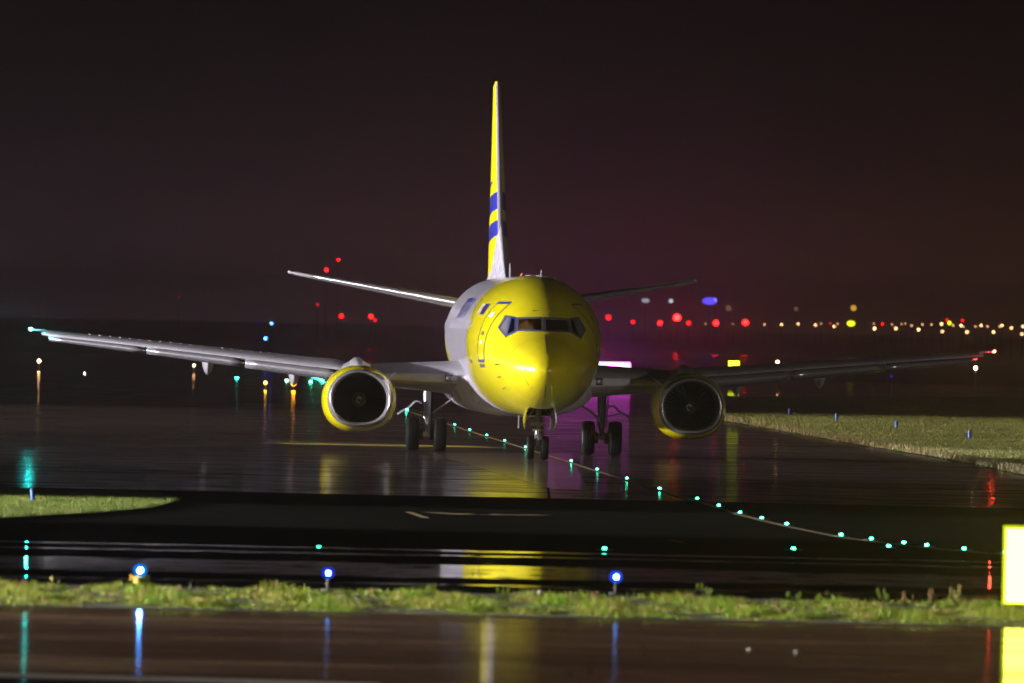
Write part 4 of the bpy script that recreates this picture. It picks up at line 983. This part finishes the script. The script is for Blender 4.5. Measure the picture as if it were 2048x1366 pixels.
# amber, dim and coloured lights along the far perimeter, left to right
AR = [(1411, 648, 2), (1466, 648, 2), (1529, 649, 8), (1563, 649, 14), (1596, 648, 12), (1631, 650, 14), (1642, 647, 4), (1668, 653, 16), (1675, 648, 6), (1748, 647, 4), (1749, 657, 22), (1784, 649, 5), (1792, 657, 14), (1803, 648, 4), (1811, 647, 4),
      (1823, 651, 8), (1837, 659, 20), (1845, 649, 8), (1863, 649, 6), (1883, 648, 22), (1885, 663, 12), (1906, 651, 8), (1922, 651, 22), (1927, 653, 9), (1934, 664, 16), (1951, 653, 6), (1962, 651, 18), (1975, 653, 8), (1987, 664, 16), (2004, 651, 20), (1999, 653, 7), (2023, 656, 12), (2044, 668, 14), (2046, 653, 20)]
def nth(i): 
    a = ORD[i % 17]; return a if i < 17 else a
lamp_words = {}
for i, (x, y, L) in enumerate(AR):
    row = 'lower' if y > 655 else 'upper'
    k = lamp_words[row] = lamp_words.get(row, 0) + 1
    tot = sum(1 for q in AR if (q[1] > 655) == (y > 655)); frm = 'left' if k <= tot / 2 else 'right'; kk = k if frm == 'left' else tot - k + 1
    pole_light(x, y, 1450 if row == 'upper' else 1250, C_AMB, L * .55, .16 if L > 10 else .12, '%s warm amber light from the %s in the %s row on the horizon' % (ORD[kk - 1], frm, row), 'lamp', 'amber lights on the horizon')
for x, y, L, r, lb in ((1320, 646, 260, .35, 'red light just right of the fuselage, lowest of the red group'), (1354, 635, 650, .55, 'largest red glow, above the port tailplane side of the row'), (1377, 646, 120, .3, 'red light just right below the largest red glow'),
                       (1432, 646, 330, .42, 'red glow under the violet light'), (1491, 645, 380, .45, 'rightmost of the large red glows'), (1266, 644, 60, .28, 'dim red glow between the fuselage and the magenta panel'), (1217, 635, 90, .4, 'blurred red glow touching the fuselage side'),
                       (1661, 647, 20, .15, 'small red light left of the lime green light'), (1765, 648, 60, .18, 'small red light in the middle of the amber row'), (1894, 640, 45, .18, 'small red light just above a lime one'), (1925, 641, 45, .18, 'small red light above two amber lights toward the right')):
    pole_light(x, y, 1500, C_RED, L * .16, r * .85, lb, 'red light', 'red lights on the horizon')
for x, y, colr, L, r, lb, sq in ((1419, 602, (.10, .07, 1), 2.2, .55, 'violet blue light high above the red group', (1.9, 1, 1)), (1429, 601, (.16, .12, 1), 9, .30, 'small bright core right of the violet light', (1, 1, 1)), (1291, 601, (.6, .65, .8), .8, .4, 'blurred white light below the tailplane tip, left one', (1.5, 1, .8)),
                             (1342, 602, (.6, .65, .8), 1.8, .3, 'blurred white light below the tailplane tip, right one', (1, 1, 1)), (1702, 647, C_YEL, 3.2, .45, 'lime green light in the amber row', (1.3, 1, .9)), (1707, 616, (1, .50, .04), 1.3, .42, 'orange light above the lime green light', (1, 1, 1)),
                             (1457, 616, (1, .5, .3), .25, .4, 'faint amber smudge above the red row', (1, 1, 1)), (1592, 618, (1, .5, .3), .25, .3, 'faint amber dot high left of the orange light', (1, 1, 1)), (1899, 646, C_YEL, 6, .25, 'small lime light between red and amber ones', (1, 1, 1))):
    pole_light(x, y, 1500, colr, L, r, lb, 'lamp', None, 'lamp_post', sq)
for x, y, L, r, lb in ((677, 520, 60, .16, 'highest red obstruction light above the left tailplane'), (653, 540, 160, .2, 'brighter red obstruction light just above the left tailplane'), (635, 609, 18, .14, 'faint red light below the left tailplane'), (683, 632, 130, .24, 'red light below the left tailplane, middle one'),
                       (742, 633, 170, .26, 'red light nearest the fuselage on the left'), (750, 640, 20, .2, 'dim red light touching a brighter one at the left of the fuselage'), (358, 594, 5, .12, 'very faint red light over the left wing')):
    pole_light(x, y, 1400, C_RED, L * .2, r, lb, 'red light', 'red lights left of the fuselage', 'obstruction_light')
pole_light(543, 647, 1100, (.03, .10, 1), 60, .12, 'upper one of two small blue lights above the left wing', 'blue light', 'two blue lights above the left wing')
pole_light(531, 677, 1000, (.03, .14, 1), 70, .12, 'lower one of two small blue lights above the left wing', 'blue light', 'two blue lights above the left wing')
pole_light(78, 722, 700, C_AMB, 60, .10, 'amber light under the left wing tip', 'lamp', 'amber lamps under the left wing'); pole_light(388, 731, 700, C_AMB, 35, .08, 'amber light left of the outer flap fairing', 'lamp', 'amber lamps under the left wing')
pole_light(531, 767, 560, (1, .5, .03), 35, .08, 'yellow amber light between the green lights under the left wing', 'lamp', 'amber lamps under the left wing'); pole_light(587, 768, 560, (1, .32, .01), 50, .12, 'orange light at the tip of the inner flap fairing', 'lamp', 'amber lamps under the left wing')
pole_light(1951, 736, 620, (1, .62, .36), 160, .085, 'pale amber light under the right wing tip', 'lamp'); pole_light(1555, 724.5, 640, C_AMB, 50, .10, 'faint amber light peeping over the right wing', 'lamp')
pole_light(1783, 753, 560, (.02, .04, .6), .6, .08, 'dim blue light below the right wing', 'blue light', 'dim blue lights below the right wing'); pole_light(1610, 753, 560, (.02, .04, .6), .45, .08, 'dimmer blue light under the right wing left of another', 'blue light', 'dim blue lights below the right wing')

# illuminated panels and signs
def sign(u, d, w, z0, z1, colr, L, label, name='illuminated_sign', legs=2):
    root = empty(name, W(u, d, .0), label, 'sign', None, -AZ)
    G_().box((0, .10, (z0 + z1) / 2), (w + .06, .16, z1 - z0 + .06)).build('cabinet', M_post, root, False)
    mesh('lit_face', [(-w / 2, .015, z0), (w / 2, .015, z0), (w / 2, .015, z1), (-w / 2, .015, z1)], [(0, 1, 2, 3)], emis(colr, L), root)
    if d < 200:
        mesh('halo_rim', [(-w / 2 - .045, .018, z0 - .03), (w / 2 + .045, .018, z0 - .03), (w / 2 + .045, .018, z1 + .045), (-w / 2 - .045, .018, z1 + .045)], [(0, 1, 2, 3)], emis((.80, .95, 0), 1.0), root)  # emissive sheet behind the face, added to stand for the sign's halo
    for k in range(legs):
        x = (-.5 + (k + .5) / legs) * w; G_().tube((x, .1, -.05), (x, .1, z0 - .03), .035, None, 8).box((x, .1, -.02), (.2, .2, .05)).build('leg', M_post, root)
    return root
sign(4.35, 760, 6.2, .36, 1.12, (1, .10, .92), 22, 'long magenta lit panel on the far apron, partly behind the fuselage', 'illuminated_sign', 4)
sign(12.68, 640, .66, 1.22, 1.80, C_YEL, 9, 'yellow lit sign standing behind the right wing')
sign(7.60, 143, 1.9, .17, 1.19, (1, .93, .10), 9.5, 'large glaring yellow taxiway sign at the right picture edge')
# elevated blue taxiway edge lights in the verge
def blue_light(u, d, z, base, label, k=1.0, colr=(.01, .16, 1)):
    root = empty('edge_light', W(u, d, .012), label, 'blue edge light', 'blue edge lights in the verge')
    G_().tube((0, 0, 0), (0, 0, z - .06), .022, .022, 10).tube((0, 0, 0), (0, 0, .02), .10, .10, 14).build('stem', M_post, root)
    if base:
        yb = mat('yellow_housing', (.62, .36, .03), .5)
        G_().lathe((0, 0, z - .20), (0, 0, 1), [(0, .05), (.02, .085), (.09, .095), (.10, .115), (.115, .10), (.125, .05)], 18).build('housing', yb, root)
        G_().tube((-.12, 0, z - .14), (-.12, 0, z - .06), .02, .02, 8).tube((.12, 0, z - .17), (.12, 0, z - .06), .018, .018, 8).build('bracket', yb, root)
    G_().ball((0, 0, z), .095, 8, (1, 1, .95)).build('glass_dome', emis(colr, .75 * k), root).data.materials[0].name = 'blue_dome_glow'  # the dome's own glow and large size also stand in for the lamp's halo
    # clear window at the front of the dome through which the filament shows
    G_().ball((0, -.065, z), .045, 6, (1, .8, 1)).build('bulb', emis((.10, .36, 1), (210 if base else 55) * k), root)
blue_light(-5.4, 145.3, .30, True, 'blue edge light on a yellow housing in the verge, the leftmost', 1.5, (.005, .20, 1)); blue_light(-2.81, 148, .25, False, 'blue edge light in the middle, smallest of the three in the verge', .8, (.04, .05, 1)); blue_light(1.32, 149.2, .25, False, 'bright blue edge light at the verge below the magenta reflection', 1.2, (.02, .08, 1))
# blue retroreflective marker posts
M_mark = mat('blue_marker', (.01, .10, .62), .35); M_cap = mat('marker_cap', (.02, .02, .03), .5)
def marker(u, d, h, r, label, tilt=0):
    root = empty('marker_post', W(u, d, .03), label, 'marker post', 'blue reflective marker posts'); root.rotation_euler = (0, tilt, 0)
    b = G_().tube((0, 0, 0), (0, 0, h), r, r, 14).build('sleeve', M_mark, root); G_().tube((0, 0, h), (0, 0, h + .03), r * 1.03, r * .9, 14).build('cap', M_cap, root)
    G_().tube((0, 0, -.02), (0, 0, .0), r * 2, r * 2, 12).build('base_plate', M_cap, root)
marker(-10.04, 210.7, .26, .045, 'blue marker post alone on the left grass', R(-4))
for (u, d), lb in zip(((11.61, 459.5), (13.03, 437.0), (14.44, 405.2), (16.04, 375.1)), ('farthest blue marker post, nearest the right engine', 'second blue marker post from the right engine', 'third blue marker post from the right engine', 'nearest blue marker post on the right field grass')):
    marker(u, d, .30, .065, lb)

# apron floodlight masts that light the scene, outside the picture to the left; the right one is an added fill
for k, ((uu, dd), hh, aim, en, cone, colr, size) in enumerate(FLOODS):
    p = W(uu, dd, -.05); dirn = (aim - p); rz = math.atan2(dirn.y, dirn.x) - math.pi / 2
    root = empty('floodlight_mast', p, ['tall floodlight mast far left of the aircraft', 'floodlight mast left of the tail', 'low floodlight mast left of the verge', 'low floodlight mast left of the grass tongue', 'floodlight mast left of the far apron', 'added fill light mast right of the service road'][k], 'floodlight mast', 'floodlight masts around the apron', rz)
    G_().tube((0, .5, 0), (0, .5, hh + .3), .18, .10, 12).tube((0, .5, 0), (0, .5, .3), .4, .3, 12).build('mast', M_post, root)
    G_().box((0, .5, hh), (4.2, .12, .12)).build('crossarm', M_post, root, False)
    if k < 5:
        for x in ((-1.9, -1.1, 1.1, 1.9) if k == 1 else (-1.9, 1.9)):
            h_ = G_().box((x, .15, hh - .25), (.55, .25, .45)).build('lamp_head', M_post, root, False)
            mesh('lamp_face', [(x - .24, .02 - .02, hh - .45), (x + .24, 0, hh - .45), (x + .24, 0, hh - .06), (x - .24, 0, hh - .06)], [(3, 2, 1, 0)], emis(colr, 260), h_)
# terminal building far to the left, its lit windows mirrored in the paintwork
tb = empty('terminal_building', W(-262, 320, -.05), 'long terminal building with a row of lit windows, far left of the aircraft', 'building', None, -AZ)
G_().box((-12, 0, 4.6), (24, 330, 9.2)).build('wall', mat('terminal_wall', (.25, .24, .25), .7), tb, False)
G_().box((-12, 0, 9.45), (26, 334, .4)).build('roof', M_post, tb, False)
pw = None
for k in range(30):
    y = -157 + k * 10.8
    if pw is None:
        pw = G_().box((.10, 0, 3.9), (.12, 8.6, 3.6)).build('window', emis((.95, .93, 1.0), 7), tb, False); pw.location = (0, y, 0)
    else:
        q = pw.copy(); COL.objects.link(q); q.parent = tb; q.location = (0, y, 0)
# haze
hz = bpy.data.materials.new('haze'); hz.use_nodes = True; t = hz.node_tree; t.nodes.clear()
pv = N('ShaderNodeVolumePrincipled', t); pv.inputs['Color'].default_value = (.97, .86, .94, 1); pv.inputs['Density'].default_value = 4.6e-4; pv.inputs['Anisotropy'].default_value = .93
o_ = N('ShaderNodeOutputMaterial', t); t.links.new(pv.outputs[0], o_.inputs[1])
hb = G_().box((0, 0, 0), (2, 2, 2)).build('haze', hz, None, False); hb.scale = (2400, 2050, 9.8); hb.location = W(0, 1960, 8.7); tag(hb, 'thin night mist over the airfield', 'haze', kind='stuff')
